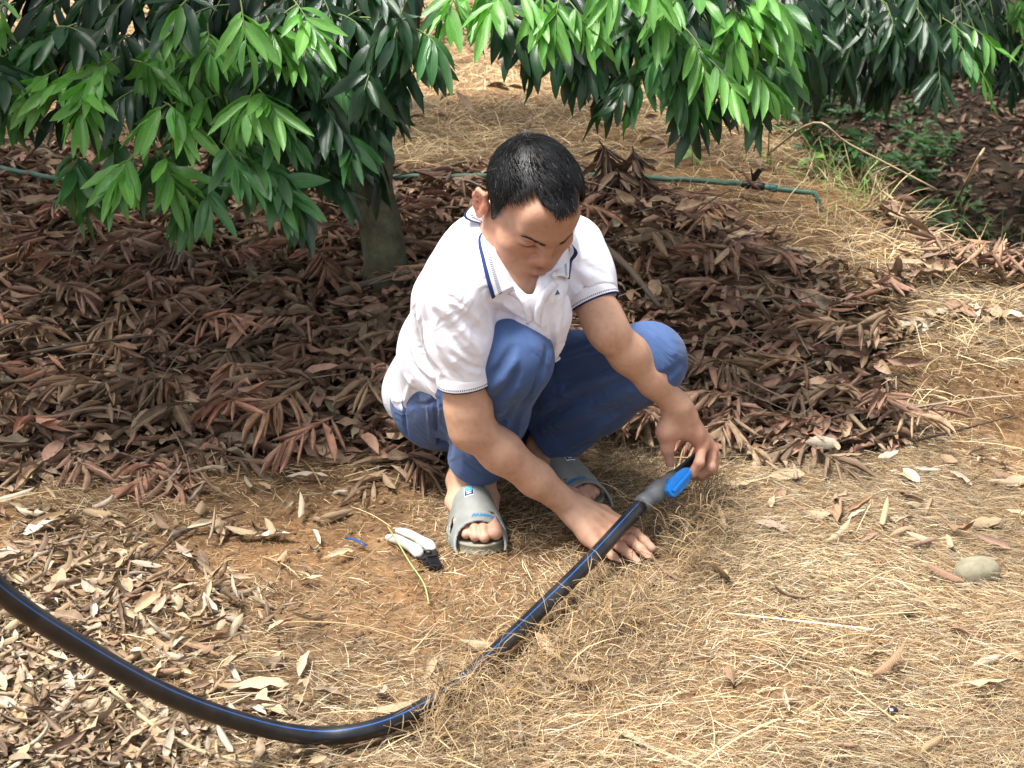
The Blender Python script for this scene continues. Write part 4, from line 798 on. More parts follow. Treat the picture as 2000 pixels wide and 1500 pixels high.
def strip(name, rows, mat, parent, thick=.003, uvx=1.0, bevel=True):
    """cloth band from several edge curves (rows[0] = free edge), given real thickness"""
    rows = [np.asarray(r) for r in rows]; n = len(rows[0]); m = len(rows)
    Vv = np.concatenate(rows); Fc = [(j*n+i, j*n+i+1, (j+1)*n+i+1, (j+1)*n+i) for j in range(m-1) for i in range(n-1)]
    me = mesh_np(name, Vv, np.array(Fc), [mat]); uv = me.uv_layers.new(name='UVMap')
    L = np.concatenate([[0], np.cumsum(np.linalg.norm(np.diff(rows[0], axis=0), axis=1))])
    W_ = np.concatenate([[0], np.cumsum([np.linalg.norm(rows[j+1][n//2]-rows[j][n//2]) for j in range(m-1)])])
    UV = np.array([(L[i]*uvx, W_[j]/W_[-1]) for j in range(m) for i in range(n)], np.float32)
    li = np.empty(len(me.loops), np.int32); me.loops.foreach_get('vertex_index', li); uv.data.foreach_set('uv', UV[li].ravel())
    o = link(name, me, parent); sm = o.modifiers.new('thickness', 'SOLIDIFY'); sm.thickness = thick; sm.offset = 0
    return o

# ---------------------------------------------------------------- materials of the man
def skin_material():
    m = Mat('skin', .54, .32)
    a = m.attr('tint'); nz = m.noise(60, 5, .6); nb = m.noise(520, 3, .6)
    r = m.ramp(nz.outputs[0], [(.28, (.87, .82, .79)), (.5, (1, 1, 1)), (.72, (1.08, 1.07, 1.06))])
    m.color(m.mix(1.0, a.outputs['Color'], r.outputs[0], 'MULTIPLY'))
    m.b.inputs['Subsurface Weight'].default_value = .06; m.b.inputs['Subsurface Radius'].default_value = (.008, .003, .0015); m.b.inputs['Subsurface Scale'].default_value = .6
    m.bump(nb.outputs[0], .4, .0010); return m.m
def cloth_material(name, color, rough, weave, var=.08, bump=.25, crease=.4):
    m = Mat(name, rough, .2, color); nz = m.noise(9, 4); tc = m.node('ShaderNodeTexCoord')
    lo = tuple(c*(1-var) for c in color); hi = tuple(c*(1+var*.6) for c in color)
    r = m.ramp(nz.outputs[0], [(.3, lo), (.7, hi)]); m.color(r.outputs[0])
    w = m.node('ShaderNodeTexNoise', i_Scale=weave, i_Detail=2.0); m.link(tc.outputs['Object'], w.inputs['Vector'])
    cz = m.node('ShaderNodeTexNoise', i_Scale=11.0, i_Detail=2.5, i_Roughness=.45, i_Distortion=1.1); m.link(tc.outputs['Object'], cz.inputs['Vector']); ridge = m.math('SUBTRACT', 1.0, m.math('MINIMUM', m.math('MULTIPLY', m.math('ABSOLUTE', m.math('SUBTRACT', cz.outputs[0], .5)), 7.0), 1.0))
    b1 = m.bump(ridge, crease, .0045); b2 = m.node('ShaderNodeBump', i_Strength=bump, i_Distance=.0007); m.link(w.outputs[0], b2.inputs['Height']); m.link(b1.outputs[0], b2.inputs['Normal']); m.link(b2.outputs[0], m.b.inputs['Normal']); m.b.inputs['Sheen Weight'].default_value = .12; return m.m
M_SKIN = skin_material()
M_SHIRT = cloth_material('white_pique', (.79, .80, .88), .85, 900, .03, .25, .42)
M_TROUS = cloth_material('blue_cotton', (.054, .100, .232), .8, 700, .16, .35, .5)
def trim_material():
    """ribbed white knit with a navy edge and a row of navy dashes; UV x runs along the band, y across it (0 = edge)"""
    m = Mat('striped_rib', .85, .2); uv = m.node('ShaderNodeUVMap'); sx = m.node('ShaderNodeSeparateXYZ'); m.link(uv.outputs[0], sx.inputs[0])
    x, y = sx.outputs[0], sx.outputs[1]
    edge = m.math('LESS_THAN', y, .095)
    row = m.math('MULTIPLY', m.math('GREATER_THAN', y, .20), m.math('LESS_THAN', y, .31))
    dash = m.math('LESS_THAN', m.math('FRACT', m.math('MULTIPLY', x, 1.0)), .5)
    f = m.math('MAXIMUM', edge, m.math('MULTIPLY', row, dash))
    m.color(m.mix(f, (.80, .80, .85), (.018, .035, .13)))
    rib = m.math('SINE', m.math('MULTIPLY', x, 12.566)); m.bump(rib, .2, .0006); return m.m
M_TRIM = trim_material()

def ring_band(name, c, ax, up, ra, rb, w, dashes, mat, parent, flare=0.0, thick=.004, rot=None):
    """a knitted cuff: closed band of real thickness round the axis"""
    ax = nrm(ax); e1 = nrm(up-ax*(np.asarray(up)@ax)); e2 = np.cross(ax, e1); n = 72
    prof = [(0, 0), (.5, .0008), (1, -.0004)]                 # y across, bulge
    V_, UV, Fc = [], [], []
    rows = [(-.02, -thick*.6), (0, 0), (.13, .0006), (.33, .0008), (.66, .0005), (1.0, -.0003), (1.02, -thick), (.5, -thick), (0.02, -thick), (-.02, -thick*.6)]
    for y, o in rows:
        for i in range(n+1):
            a = 2*math.pi*i/n; rr = 1+.012*math.sin(3*a+1)
            p = c+ax*(w*(1-y)) + e1*math.cos(a)*(ra*rr+o+flare*(1-y)) + e2*math.sin(a)*(rb*rr+o+flare*(1-y))
            V_.append(p); UV.append((i/n*dashes, max(y, 0)))
    for j in range(len(rows)-1):
        for i in range(n): Fc.append((j*(n+1)+i, j*(n+1)+i+1, (j+1)*(n+1)+i+1, (j+1)*(n+1)+i))
    me = mesh_np(name, V_, np.array(Fc), [mat]); uv = me.uv_layers.new(name='UVMap')
    UV = np.array(UV, np.float32); li = np.empty(len(me.loops), np.int32); me.loops.foreach_get('vertex_index', li)
    uv.data.foreach_set('uv', UV[li].ravel()); return link(name, me, parent)

# folds drawn where the photograph shows them: pixel polylines, width, height
SHIRT_FOLDS = [
 ([(826, 585), (835, 640), (850, 690), (868, 722)], .008, -.006), ([(840, 610), (860, 670), (890, 715)], .008, .005), ([(850, 610), (880, 660), (925, 705)], .008, -.005),
 ([(870, 605), (905, 650), (942, 690)], .008, .005), ([(885, 600), (920, 635), (948, 662)], .007, -.005), ([(905, 598), (935, 625), (948, 642)], .006, .004), ([(880, 690), (910, 712), (945, 722)], .006, -.003),
 ([(818, 574), (850, 573), (885, 583), (915, 605), (938, 640)], .0045, -.0032), ([(810, 585), (816, 640), (827, 690), (842, 724)], .0055, -.009), ([(818, 600), (825, 650), (836, 700)], .008, .005),
 ([(800, 640), (806, 680), (822, 712), (845, 735)], .010, .006), ([(790, 640), (796, 690), (812, 730)], .008, -.006), ([(782, 690), (790, 730), (808, 752)], .009, .006), ([(775, 730), (780, 770), (790, 800)], .008, -.005), ([(805, 740), (795, 770), (785, 800)], .007, .004),
 ([(905, 470), (895, 510), (905, 550), (920, 575)], .009, -.003), ([(925, 500), (922, 540), (935, 575)], .007, .003), ([(885, 480), (880, 520), (885, 550)], .009, -.003), ([(950, 590), (975, 610), (1000, 622)], .009, -.004), ([(965, 588), (1000, 605), (1025, 620)], .007, .003),
 ([(940, 600), (955, 622), (960, 640)], .008, -.004), ([(1120, 440), (1135, 480), (1130, 520)], .009, -.004), ([(1128, 505), (1155, 525), (1188, 540)], .008, -.005), ([(1126, 525), (1150, 545), (1185, 560)], .007, .004), ([(1122, 545), (1145, 565), (1170, 575)], .006, -.004),
 ([(1112, 480), (1112, 530), (1108, 580), (1098, 630)], .008, -.006), ([(1095, 570), (1095, 610), (1088, 650), (1085, 690)], .009, .006), ([(1070, 585), (1078, 630), (1080, 680)], .008, -.006), ([(1060, 600), (1064, 640)], .007, .004)]
TROUSER_FOLDS = [
 ([(1078, 690), (1060, 740), (1030, 790), (1010, 850), (995, 900)], .006, .006), ([(1068, 680), (1050, 735), (1020, 790), (1000, 840)], .008, -.004),
 ([(1000, 680), (980, 715), (955, 740)], .010, -.006), ([(1008, 705), (985, 740), (958, 762)], .008, .005), ([(1010, 728), (985, 765), (962, 788)], .009, -.006), ([(1012, 755), (990, 790), (968, 812)], .008, .004), ([(1005, 790), (985, 820), (970, 840)], .008, -.004),
 ([(858, 735), (862, 800), (868, 868)], .005, .005), ([(848, 735), (852, 800), (856, 860)], .006, -.004), ([(838, 745), (838, 810), (842, 860)], .005, .004), ([(868, 780), (876, 830), (880, 870)], .005, .004), ([(800, 790), (830, 790), (860, 778)], .004, -.003), ([(795, 750), (790, 800), (795, 850)], .006, -.004),
 ([(915, 890), (940, 900), (975, 940)], .006, .004), ([(910, 905), (940, 925), (970, 955)], .006, -.003), ([(990, 880), (1000, 910), (992, 950)], .006, .004),
 ([(1090, 690), (1140, 672), (1180, 660)], .010, -.004), ([(1090, 715), (1140, 700), (1200, 690)], .009, .005), ([(1075, 745), (1130, 730), (1200, 712)], .010, -.005), ([(1065, 790), (1130, 755), (1200, 735)], .009, .006), ([(1060, 815), (1130, 780), (1220, 745)], .010, -.007),
 ([(1060, 840), (1140, 805), (1230, 765)], .009, .006), ([(1080, 860), (1150, 830), (1230, 790)], .010, -.005), ([(1095, 885), (1150, 850), (1200, 815)], .008, .004), ([(1240, 650), (1280, 660), (1315, 690)], .012, .004), ([(1260, 740), (1300, 735), (1325, 715)], .010, -.004)]
def lay_folds(fd, folds, mul=1.5):
    P, F = fd.mesh(0); bv = BVHTree.FromPolygons(P.tolist(), F.tolist())
    for pts, r, a in folds:
        q = [hit(bv, x, y, 0, None) for x, y in pts]; q = [p for p in q if p is not None]
        if len(q) > 1: fd.fold(q, r*.72, a*mul)
RCUFF = lerp(RSH, RELB, .62); LCUFF = lerp(LSH, LELB, .60)
def build_shirt(parent):
    S = Field((-.28, 2.26, .10), (.30, 2.96, .70), .0032)
    mid = (RSH+LSH)/2
    S.chain([PELV-TU*.03-TF*.045, PELV+TU*.12-TF*.055, PELV+TU*.26-TF*.055, mid-TU*.09-TF*.012], [.110, .103, .100, .096], .04, flat=(TL, 1.36))
    S.chain([at(892, 540, 2.48), at(935, 499, 2.53), at(980, 478, 2.55), at(1060, 480, 2.57)], [.058, .060, .058, .05], .05)
    S.chain([at(868, 590, 2.53), at(862, 680, 2.62), at(846, 760, 2.70)], [.058, .072, .082], .05)
    S.chain([RSH+TU*.006, mid+TU*.045-TF*.008, LSH+TU*.006], [.055, .060, .055], .04)
    S.cone(mid-TU*.08+TF*.035, mid-TU*.24+TF*.035, .080, .070, .05, flat=(TL, 1.55))                  # chest and loose front
    S.chain([at(1050, 570, 2.44), at(1062, 620, 2.455), at(1070, 670, 2.475), at(1080, 692, 2.485)], [.050, .040, .027, .012], .03, flat=(TL, 1.3))     # front hanging between the knees
    S.chain([RSH, lerp(RSH, RELB, .3), RCUFF], [.060, .056, .0495], .022); S.chain([LSH, lerp(LSH, LELB, .3), LCUFF], [.064, .058, .049], .03)
    # openings
    for c, sh, el in ((RCUFF, RSH, RELB), (LCUFF, LSH, LELB)):
        ax = nrm(el-sh); lo = c-.09; hi = c+.09
        S.cut(c, ax, .002, lo, hi); S.cone(c-ax*.05, c+ax*.06, .040, .0455, .004, 'sub')
    # tail of the shirt over the back of the trousers
    S.chain([PELV+TU*.05-TF*.075, PELV-TU*.075-TF*.085], [.094, .090], .03, flat=(TL, 1.4))
    S.cut(at(772, 832, 2.70), nrm(-TU+TF*1.05-TL*.15), .004, V(-.28, 2.5, .10), V(.30, 2.96, .42))
    # hollow for the body below the hem
    # neck opening and open placket
    S.cone(NECK+TU*.02+TF*.004, NECK+TU*.13+TF*.06, .066, .075, .006, 'sub')
    S.cone(at(1014, 495, 2.425), at(1035, 592, 2.40), .042, .004, .004, 'sub', flat=(V(.2, -.8, .55), 2.2))
    lay_folds(S, SHIRT_FOLDS)
    P, F = S.mesh(2)
    me = mesh_np('shirt', P, F, [M_SHIRT]); o = link('shirt', me, parent); o['label'] = 'white short-sleeved polo shirt with navy trim'
    # cuffs
    for nm, c, sh, el in (('sleeve_cuff', RCUFF, RSH, RELB), ('sleeve_cuff', LCUFF, LSH, LELB)):
        ax = nrm(el-sh); ax2 = nrm(ax+(V(0, .25, -.15) if sh is LSH else V(0, 0, 0))); ring_band(nm, c-ax*.018, ax2, V(0, 0, 1), .0505, .0505, .026, 84, M_TRIM, o)
    return o

def build_trousers(parent):
    T = Field((-.30, 2.28, .03), (.36, 2.98, .50), .0032)
    T.ell(PELV-V(-.01, 0, .008), (.140, .115, .108), .04, R=np.stack([TL, np.cross(V(0, 0, 1), TL), V(0, 0, 1)]))
    T.cone(PELV+TU*.02, PELV+TU*.10-TF*.01, .10, .095, .04, flat=(TL, 1.4))
    T.chain([RHIP+V(-.008, -.01, -.008), lerp(RHIP, RKNEE, .5)+V(-.006, 0, -.006), RKNEE], [.102, .090, .074], .03)
    T.chain([LHIP, lerp(LHIP, LKNEE, .5), LKNEE], [.095, .085, .068], .03)
    for kn, an, r1, hemk in ((RKNEE, RANK, .056, .86), (LKNEE, LANK, .060, .92)):
        ax = nrm(an-kn); hem = lerp(kn, an, hemk); L = lerp(kn, an, hemk+.2)
        T.chain([kn, lerp(kn, an, .45)+V(0, .008, 0), L], [.070, .064, r1], .03)
        T.cut(hem, ax, .002, hem-V(.075, .075, .13), hem+V(.075, .06, .05)); T.cone(hem-ax*.03, hem+ax*.05, r1-.013, r1-.005, .003, 'sub')
    lay_folds(T, TROUSER_FOLDS, 2.1)
    P, F = T.mesh(2)
    me = mesh_np('trousers', P, F, [M_TROUS]); o = link('trousers', me, parent); o['label'] = 'blue cotton trousers with wide hems'
    return o

PERSON = link('person', build_body())
tag(PERSON, 'man in white polo shirt and blue trousers squatting, sweeping straw off black pipe', 'person')
SHIRT = build_shirt(PERSON); TROUS = build_trousers(PERSON)

# ---------------------------------------------------------------- collar, placket, emblem
BV = bvh_of(SHIRT, PERSON); BS = bvh_of(SHIRT)
def build_collar():
    out_px = [(955, 580), (946, 552), (939, 515), (936, 475), (941, 440)]; in_px = [(1001, 567), (990, 543), (979, 512), (972, 480), (966, 452)]
    outer = [hit(BS, *p, .008) for p in out_px]; inner = [at(*p, y) for p, y in zip(in_px, (2.388, 2.405, 2.425, 2.448, 2.47))]
    for i in range(len(inner)):                                  # the fold stands a little off the neck
        inner[i] = inner[i]+TU*.004
    back = NECK-TF*.062+TU*.045
    outer += [NECK-TF*.075-TL*.060+TU*.005, NECK-TF*.095+TU*.002, NECK-TF*.075+TL*.06+TU*.0]
    inner += [NECK-TF*.052-TL*.045+TU*.030, NECK-TF*.066+TU*.030, NECK-TF*.045+TL*.055+TU*.028]
    outer += [hit(BS, 1112, 480, .008, 2.5), hit(BS, 1112, 510, .008, 2.46), hit(BS, 1104, 548, .008, 2.43)]
    inner += [NECK+TL*.066+TU*.020+TF*.01, NECK+TL*.060-TU*.01+TF*.045, hit(BS, 1078, 545, .008, 2.4)]
    O = catmull(outer, 7); I = catmull(inner, 7)
    rows = [O]
    for t, b in ((.13, .003), (.4, .007), (.7, .008), (.92, .006)): rows.append(O+(I-O)*t+(TU*.75+nrm(V(0, -1, .4))*.25)*b)
    rows.append(I); rows.append(I+(NECK-I)*.06-TU*.004); rows.append(I+(NECK-I)*.05-TU*.016)
    strip('collar', rows, M_TRIM, SHIRT, .0032, 260.0)
build_collar()
def on_cloth(pts, off): return np.array([hit(BS, x, y, off) for x, y in pts])
def build_placket():
    e = catmull(np.array([(1003, 567, 0), (1018, 574, 0), (1030, 588, 0), (1037, 606, 0), (1040, 626, 0)], float), 5)[:, :2]
    a = on_cloth(e, .0015); b = on_cloth(e+np.array([-11, 7]), .001)
    strip('placket', [a, (a+b)/2+V(0, -.001, .0005), b], M_SHIRT, SHIRT, .0016)
    e = catmull(np.array([(1077, 548, 0), (1066, 560, 0), (1055, 575, 0), (1047, 594, 0), (1043, 612, 0), (1043, 628, 0)], float), 5)[:, :2]
    a = on_cloth(e, .0015); b = on_cloth(e+np.array([13, 10]), .001)
    strip('placket', [a, (a+b)/2+V(0, -.001, .0005), b], M_SHIRT, SHIRT, .0016)
    c = hit(BV, 1079, 542, .008); th = np.linspace(0, 2*math.pi, 17)[:-1]                        # button
    n = nrm(V(.3, -.8, .5)); u = nrm(np.cross(n, V(0, 0, 1))); v = np.cross(n, u); pts = [c+n*.001]
    for r, h in ((.0035, .001), (.0052, .0016), (.0055, 0), (.0055, -.003)): pts += [c+n*h+(u*math.cos(t)+v*math.sin(t))*r for t in th]
    Fc = [(0, 1+i, 1+(i+1) % 16) for i in range(16)]+[(1+j*16+i, 1+(j+1)*16+i, 1+(j+1)*16+(i+1) % 16, 1+j*16+(i+1) % 16) for j in range(3) for i in range(16)]
    link('button', mesh_np('button', pts, Fc, [Mat('white_button', .3, .5, (.75, .75, .76)).m]), SHIRT)
    tri = [(1088, 566), (1093, 574), (1084, 576)]
    q = [hit(BV, *p, .0012, 2.45) for p in tri]+[hit(BV, *p, .0002, 2.45) for p in tri]
    link('emblem', mesh_np('emblem', q, [(0, 2, 1), (0, 1, 4, 3), (1, 2, 5, 4), (2, 0, 3, 5)], [Mat('navy_thread', .8, .2, (.06, .11, .19)).m], smooth=False), SHIRT)
build_placket()

# ---------------------------------------------------------------- hair
def hairline(h):
    phi = np.degrees(np.arctan2(np.abs(h[..., 0]), h[..., 1]+.010))
    return np.interp(phi, [0, 12, 26, 40, 52, 62, 70, 77, 83, 90, 104, 114, 135, 180], [.080, .081, .085, .090, .082, .056, .012, -.030, -.040, .006, .012, -.020, -.050, -.062])
def build_hair():
    Fh = Field(HC-.16, HC+.16, .0026); sl, X, Y, Z = Fh.box(HC-.16, HC+.16)
    x = X-np.float32(HC[0]); y = Y-np.float32(HC[1]); z = Z-np.float32(HC[2])
    lx, ly, lz = (HR[i][0]*x+HR[i][1]*y+HR[i][2]*z for i in range(3))
    def e(c, r):
        a, b, c_ = lx-c[0], ly-c[1], lz-c[2]; k0 = np.sqrt((a/r[0])**2+(b/r[1])**2+(c_/r[2])**2); k1 = np.sqrt((a/r[0]**2)**2+(b/r[1]**2)**2+(c_/r[2]**2)**2)
        return k0*(k0-1)/np.maximum(k1, 1e-6)
    d = Field.smin(e((0, -.010, .026), (.0745, .0925, .080)), e((0, .060, .045), (.052, .027, .036)), .02)
    d = Field.smin(d, e((0, .022, -.040), (.060, .064, .068)), .03)
    top = smoothstep(-.02, .06, lz)
    d = d-(.0045+.0065*top)
    phi = np.degrees(np.arctan2(np.abs(lx), ly+.010)); hl = np.interp(phi, [0, 12, 26, 40, 52, 62, 70, 77, 83, 90, 104, 114, 135, 180], [.080, .081, .085, .090, .082, .056, .012, -.030, -.040, .006, .012, -.020, -.050, -.062])
    cut = (hl-lz)*.8
    Fh.D[sl] = -Field.smin(-d.astype(np.float32), -cut.astype(np.float32), .010)
    P, F = Fh.mesh(2)
    m = Mat('black_hair', .5, .32, (.005, .0052, .006)); capm = Mat('hair_root', .9, .05, (.004, .004, .0045)); me = mesh_np('hair', P, F, [capm.m]); o = link('hair', me, PERSON)
    # strands
    rng = np.random.default_rng(3); no = np.empty(len(me.vertices)*3, np.float32); me.vertices.foreach_get('normal', no); no = no.reshape(-1, 3)
    h = hloc(P); ok = (h[:, 2] > hairline(h)-.004); cand = np.nonzero(ok)[0]; pick = rng.choice(cand, 24000)
    whorl = H(-.012, -.062, .088)
    Vv, Fc, mi = [], [], []
    for i in pick:
        p = P[i]; n = no[i].astype(float); hh = h[i]
        if n@nrm(p-H(0, -.01, .02)) < .80: continue
        flow = (p-whorl); flow = flow/max(np.linalg.norm(flow), .02)
        flow = flow*.7+HF*.5*max(0, hh[2]/.1)+HL*(.35*max(0, hh[2]/.1))-HU*.25
        flow = flow-n*(flow@n)+rng.normal(0, .16, 3)+.30*np.sin(p*120+1.3); flow = nrm(flow-n*(flow@n)*.8)
        L = rng.uniform(.014, .026)*(.6+.5*max(0., min(1., hh[2]/.07)))
        if hh[1] > .045 and hh[2] < .085: L *= .62
        lift = rng.uniform(.04, .26); w = rng.uniform(.00022, .0005); sd = np.cross(flow, n)
        b = len(Vv)
        for t, ww in ((-.25, 1), (.35, 1), (.75, .75), (1., .15)):
            q = p+flow*L*t+n*(lift*L*t*(1.15-t)*.9-.0006)-n*(.5*L*L/.095*max(0, t)**2)
            Vv += [q-sd*w*ww, q+sd*w*ww]
        for k in range(3): Fc.append((b+2*k, b+2*k+1, b+2*k+3, b+2*k+2)); mi.append(1 if rng.random() < .022 and hh[2] > .03 else 0)
    g = Mat('grey_hair', .4, .5, (.10, .10, .105))
    me2 = mesh_np('hair_strands', Vv, np.array(Fc), [m.m, g.m], matidx=mi); s_ = link('hair_strands', me2, o); tag(s_, kind='stuff')
    # brows: short hairs laid on the brow ridge
    BH = bvh_of(PERSON)
    for s in (-1, 1):
        Vv, Fc = [], []
        for _ in range(170):
            t = rng.random(); x = .012+.036*t; zc = .0135+.0055*math.sin(t*2.2)-.004*max(0, t-.7); hw = .0034*(1-.6*t)
            q = H(s*x, .12, zc+rng.uniform(-hw, hw)); r = BH.ray_cast(Vector(q), Vector(-HF))
            if r[0] is None: continue
            p = np.array(r[0])+np.array(r[1])*.0006; n = np.array(r[1]); d_ = nrm(HL*s+HU*(.55-.7*t)+rng.normal(0, .15, 3)); d_ = nrm(d_-n*(d_@n)); sd = np.cross(d_, n); b = len(Vv); L = rng.uniform(.004, .007); w = .00035
            Vv += [p-sd*w, p+sd*w, p+d_*L*.6+n*.0010+sd*w*.8, p+d_*L*.6+n*.0010-sd*w*.8, p+d_*L+n*.0007]
            Fc += [(b, b+1, b+2, b+3), (b+3, b+2, b+4)]
        link('eyebrow', mesh_np('eyebrow', Vv, Fc, [m.m]), PERSON)
build_hair()

# ---------------------------------------------------------------- sandals
def rubber_material():
    m = Mat('grey_rubber', .55, .35); nz = m.noise(22, 5); r = m.ramp(nz.outputs[0], [(.3, (.165, .172, .16)), (.62, (.235, .243, .228)), (.8, (.27, .278, .262))])
    tc = m.node('ShaderNodeTexCoord'); w = m.node('ShaderNodeTexWave', i_Scale=95.0, i_Distortion=.4); m.link(tc.outputs['Object'], w.inputs['Vector'])
    m.color(r.outputs[0]); m.bump(w.outputs['Fac'], .12, .0006); return m.m
def sole_material():
    m = Mat('sole_rubber', .7, .25); nz = m.noise(30, 5); r = m.ramp(nz.outputs[0], [(.3, (.15, .145, .11)), (.65, (.27, .26, .20))]); m.color(r.outputs[0]); return m.m
M_RUB, M_SOLE = rubber_material(), sole_material()
M_BLUE = Mat('blue_print', .5, .35, (.02, .17, .38)).m; M_WHITE = Mat('white_print', .5, .35, (.75, .77, .78)).m; M_NAVY = Mat('navy_print', .5, .35, (.02, .035, .15)).m; M_SKYB = Mat('sky_blue_print', .5, .35, (.06, .33, .62)).m
def half_w(s): return np.interp(s, [-.02, .0, .03, .10, .18, .215, .25, .268], [.02, .032, .0385, .0405, .0525, .0525, .046, .038])
def arch(s): return np.interp(s, [.08, .12, .16, .20, .26], [.094, .084, .069, .052, .042])
def build_sandal(f, label):
    root = empty('slide_sandal', tuple(f.p(.12, 0, 0))); o0 = np.array(root.location)
    def world(P): return f.h+P[:, :1]*f.d+P[:, 1:2]*f.w+P[:, 2:]*V(0, 0, 1)-o0
    fl = (f.side < 0)
    S = Field((-.03, -.07, -.006), (.285, .07, .034), .0021)
    circ = [(.030, 0, .0385), (.11, -.001, .0405), (.180, .000, .0525), (.203, .003, .0490)]
    X = S.ax[0][:, None]; Y = S.ax[1][None, :]; d2 = None
    for (a, b, r1), (c, d, r2) in zip(circ, circ[1:]):
        bx, by = c-a, d-b; t = np.clip(((X-a)*bx+(Y-b)*by)/(bx*bx+by*by), 0, 1); dd = np.hypot(X-a-t*bx, Y-b-t*by)-(r1+t*(r2-r1)); d2 = dd if d2 is None else Field.smin(d2, dd, .02)
    Z = S.ax[2][None, None, :]; d2 = d2[:, :, None]
    zt = .022+.006*np.clip(.1-X[:, :, None], 0, .1)/.1
    D = np.maximum(d2-.0025*np.exp(-((Z-.0035)/.003)**2)-.001*np.exp(-((Z-zt+.003)/.002)**2), np.maximum(Z-zt, -Z))
    D = np.maximum(D, -np.maximum(d2+.0065, zt-.0035-Z))
    S.D[:] = D; P, Fq = S.mesh(2)
    if fl: Fq = Fq[:, ::-1]
    link('sole', mesh_np('sole', world(P), Fq, [M_SOLE]), root)
    # strap
    A = Field((.08, -.07, .004), (.285, .07, .105), .0018); X = A.ax[0][:, None, None]; Y = A.ax[1][None, :, None]; Z = A.ax[2][None, None, :]
    a = half_w(X)+.0015; hh = arch(X)-.004; zz = np.maximum(Z-.012, 0); rho = np.sqrt((Y/a)**2.0+(zz/hh)**2.0); sh = np.abs((rho-1)*np.minimum(a, hh))-.0021
    fr = np.clip(zz/hh, 0, 1); front = .218+.040*(1-fr)**1.4; backe = .112+.012*np.cos(Y/.05)
    D = np.maximum(np.maximum(sh, X-front), np.maximum(backe-X, .010-Z))
    def hole(p0, p1, r):
        p0, p1 = np.array(p0), np.array(p1); ba = p1-p0; t = np.clip(((X-p0[0])*ba[0]+(Y-p0[1])*ba[1]+(Z-p0[2])*ba[2])/(ba@ba), 0, 1)
        return np.sqrt((X-p0[0]-t*ba[0])**2+(Y-p0[1]-t*ba[1])**2+(Z-p0[2]-t*ba[2])**2)-r
    for h in (hole((.205, -.056, .022), (.184, -.046, .042), .0085), hole((.183, .012, .058), (.189, .030, .052), .0058), hole((.189, .030, .052), (.206, .050, .034), .0055)): D = np.maximum(D, -h)
    A.D[:] = D; P, Fq = A.mesh(2)
    if fl: Fq = Fq[:, ::-1]
    st = link('strap', mesh_np('strap', world(P), Fq, [M_RUB]), root)
    def surf(u, s, off):      # u: across the arch (metres from the crest, + towards the big toe), s: along the foot
        s = np.asarray(s); a = half_w(s)+.0015+.0021; h_ = arch(s)-.004+.0021; R = (a+h_)/2; ph = u/R
        return np.stack([s, (a+off)*np.sin(ph), .012+(h_+off)*np.cos(ph)], -1)
    def patch(name, u0, u1, s0, s1, mat, off, n=7, par=None):
        U, S_ = np.meshgrid(np.linspace(u0, u1, n), np.linspace(s0, s1, n)); Q = world(surf(U.ravel(), S_.ravel(), off)); G = np.arange(n*n).reshape(n, n)
        Fq = np.stack([G[:-1, :-1].ravel(), G[:-1, 1:].ravel(), G[1:, 1:].ravel(), G[1:, :-1].ravel()], 1)
        o = link(name, mesh_np(name, Q, Fq, [mat]), par or st); q = o.modifiers.new('thickness', 'SOLIDIFY'); q.thickness = .0012; q.offset = 0; return o
    k = -1 if fl else 1
    b = -.012*k if not fl else -.004
    patch('badge', b-.011, b+.011, .132, .1545, M_WHITE, .0010); patch('badge', b-.0095, b+.0095, .1335, .1425, M_SKYB, .0018); patch('badge', b-.0095, b+.0095, .1425, .153, M_NAVY, .0018)
    patch('badge', b-.006, b+.006, .1445, .1462, M_WHITE, .0025, 4); patch('badge', b-.0055, b+.0055, .1488, .1505, M_WHITE, .0025, 4)
    cu = bpy.data.curves.new('print', 'FONT'); cu.body = 'FAMIKE D'; cu.size = .0125; cu.shear = .3; cu.align_x = 'CENTER'; cu.resolution_u = 1; cu.offset = .0004
    to = bpy.data.objects.new('print', cu); COL.objects.link(to); dg = bpy.context.evaluated_depsgraph_get(); tm = bpy.data.meshes.new_from_object(to.evaluated_get(dg)); bpy.data.objects.remove(to, do_unlink=True)
    bm = bmesh.new(); bm.from_mesh(tm); bmesh.ops.triangulate(bm, faces=bm.faces); 
    bmesh.ops.subdivide_edges(bm, edges=[e for e in bm.edges if e.calc_length() > .004], cuts=2, use_grid_fill=False); bm.to_mesh(tm); bm.free()
    co = np.array([v.co[:2] for v in tm.vertices]); Q = world(surf(k*(co[:, 0])+.016, .211-co[:, 1]-.0045+.02*np.abs(co[:, 0]+.01*k), .0007))
    for v, q in zip(tm.vertices, Q): v.co = q
    tm.materials.clear(); tm.materials.append(M_BLUE); tm.name = 'lettering'; link('lettering', tm, st)
    tag(root, label, 'sandal', 'the pair of grey slide sandals'); return root
build_sandal(RF, 'grey rubber slide sandal with blue lettering on the foot nearer the shears')
build_sandal(LF, 'grey rubber slide sandal half hidden behind the sweeping forearm')

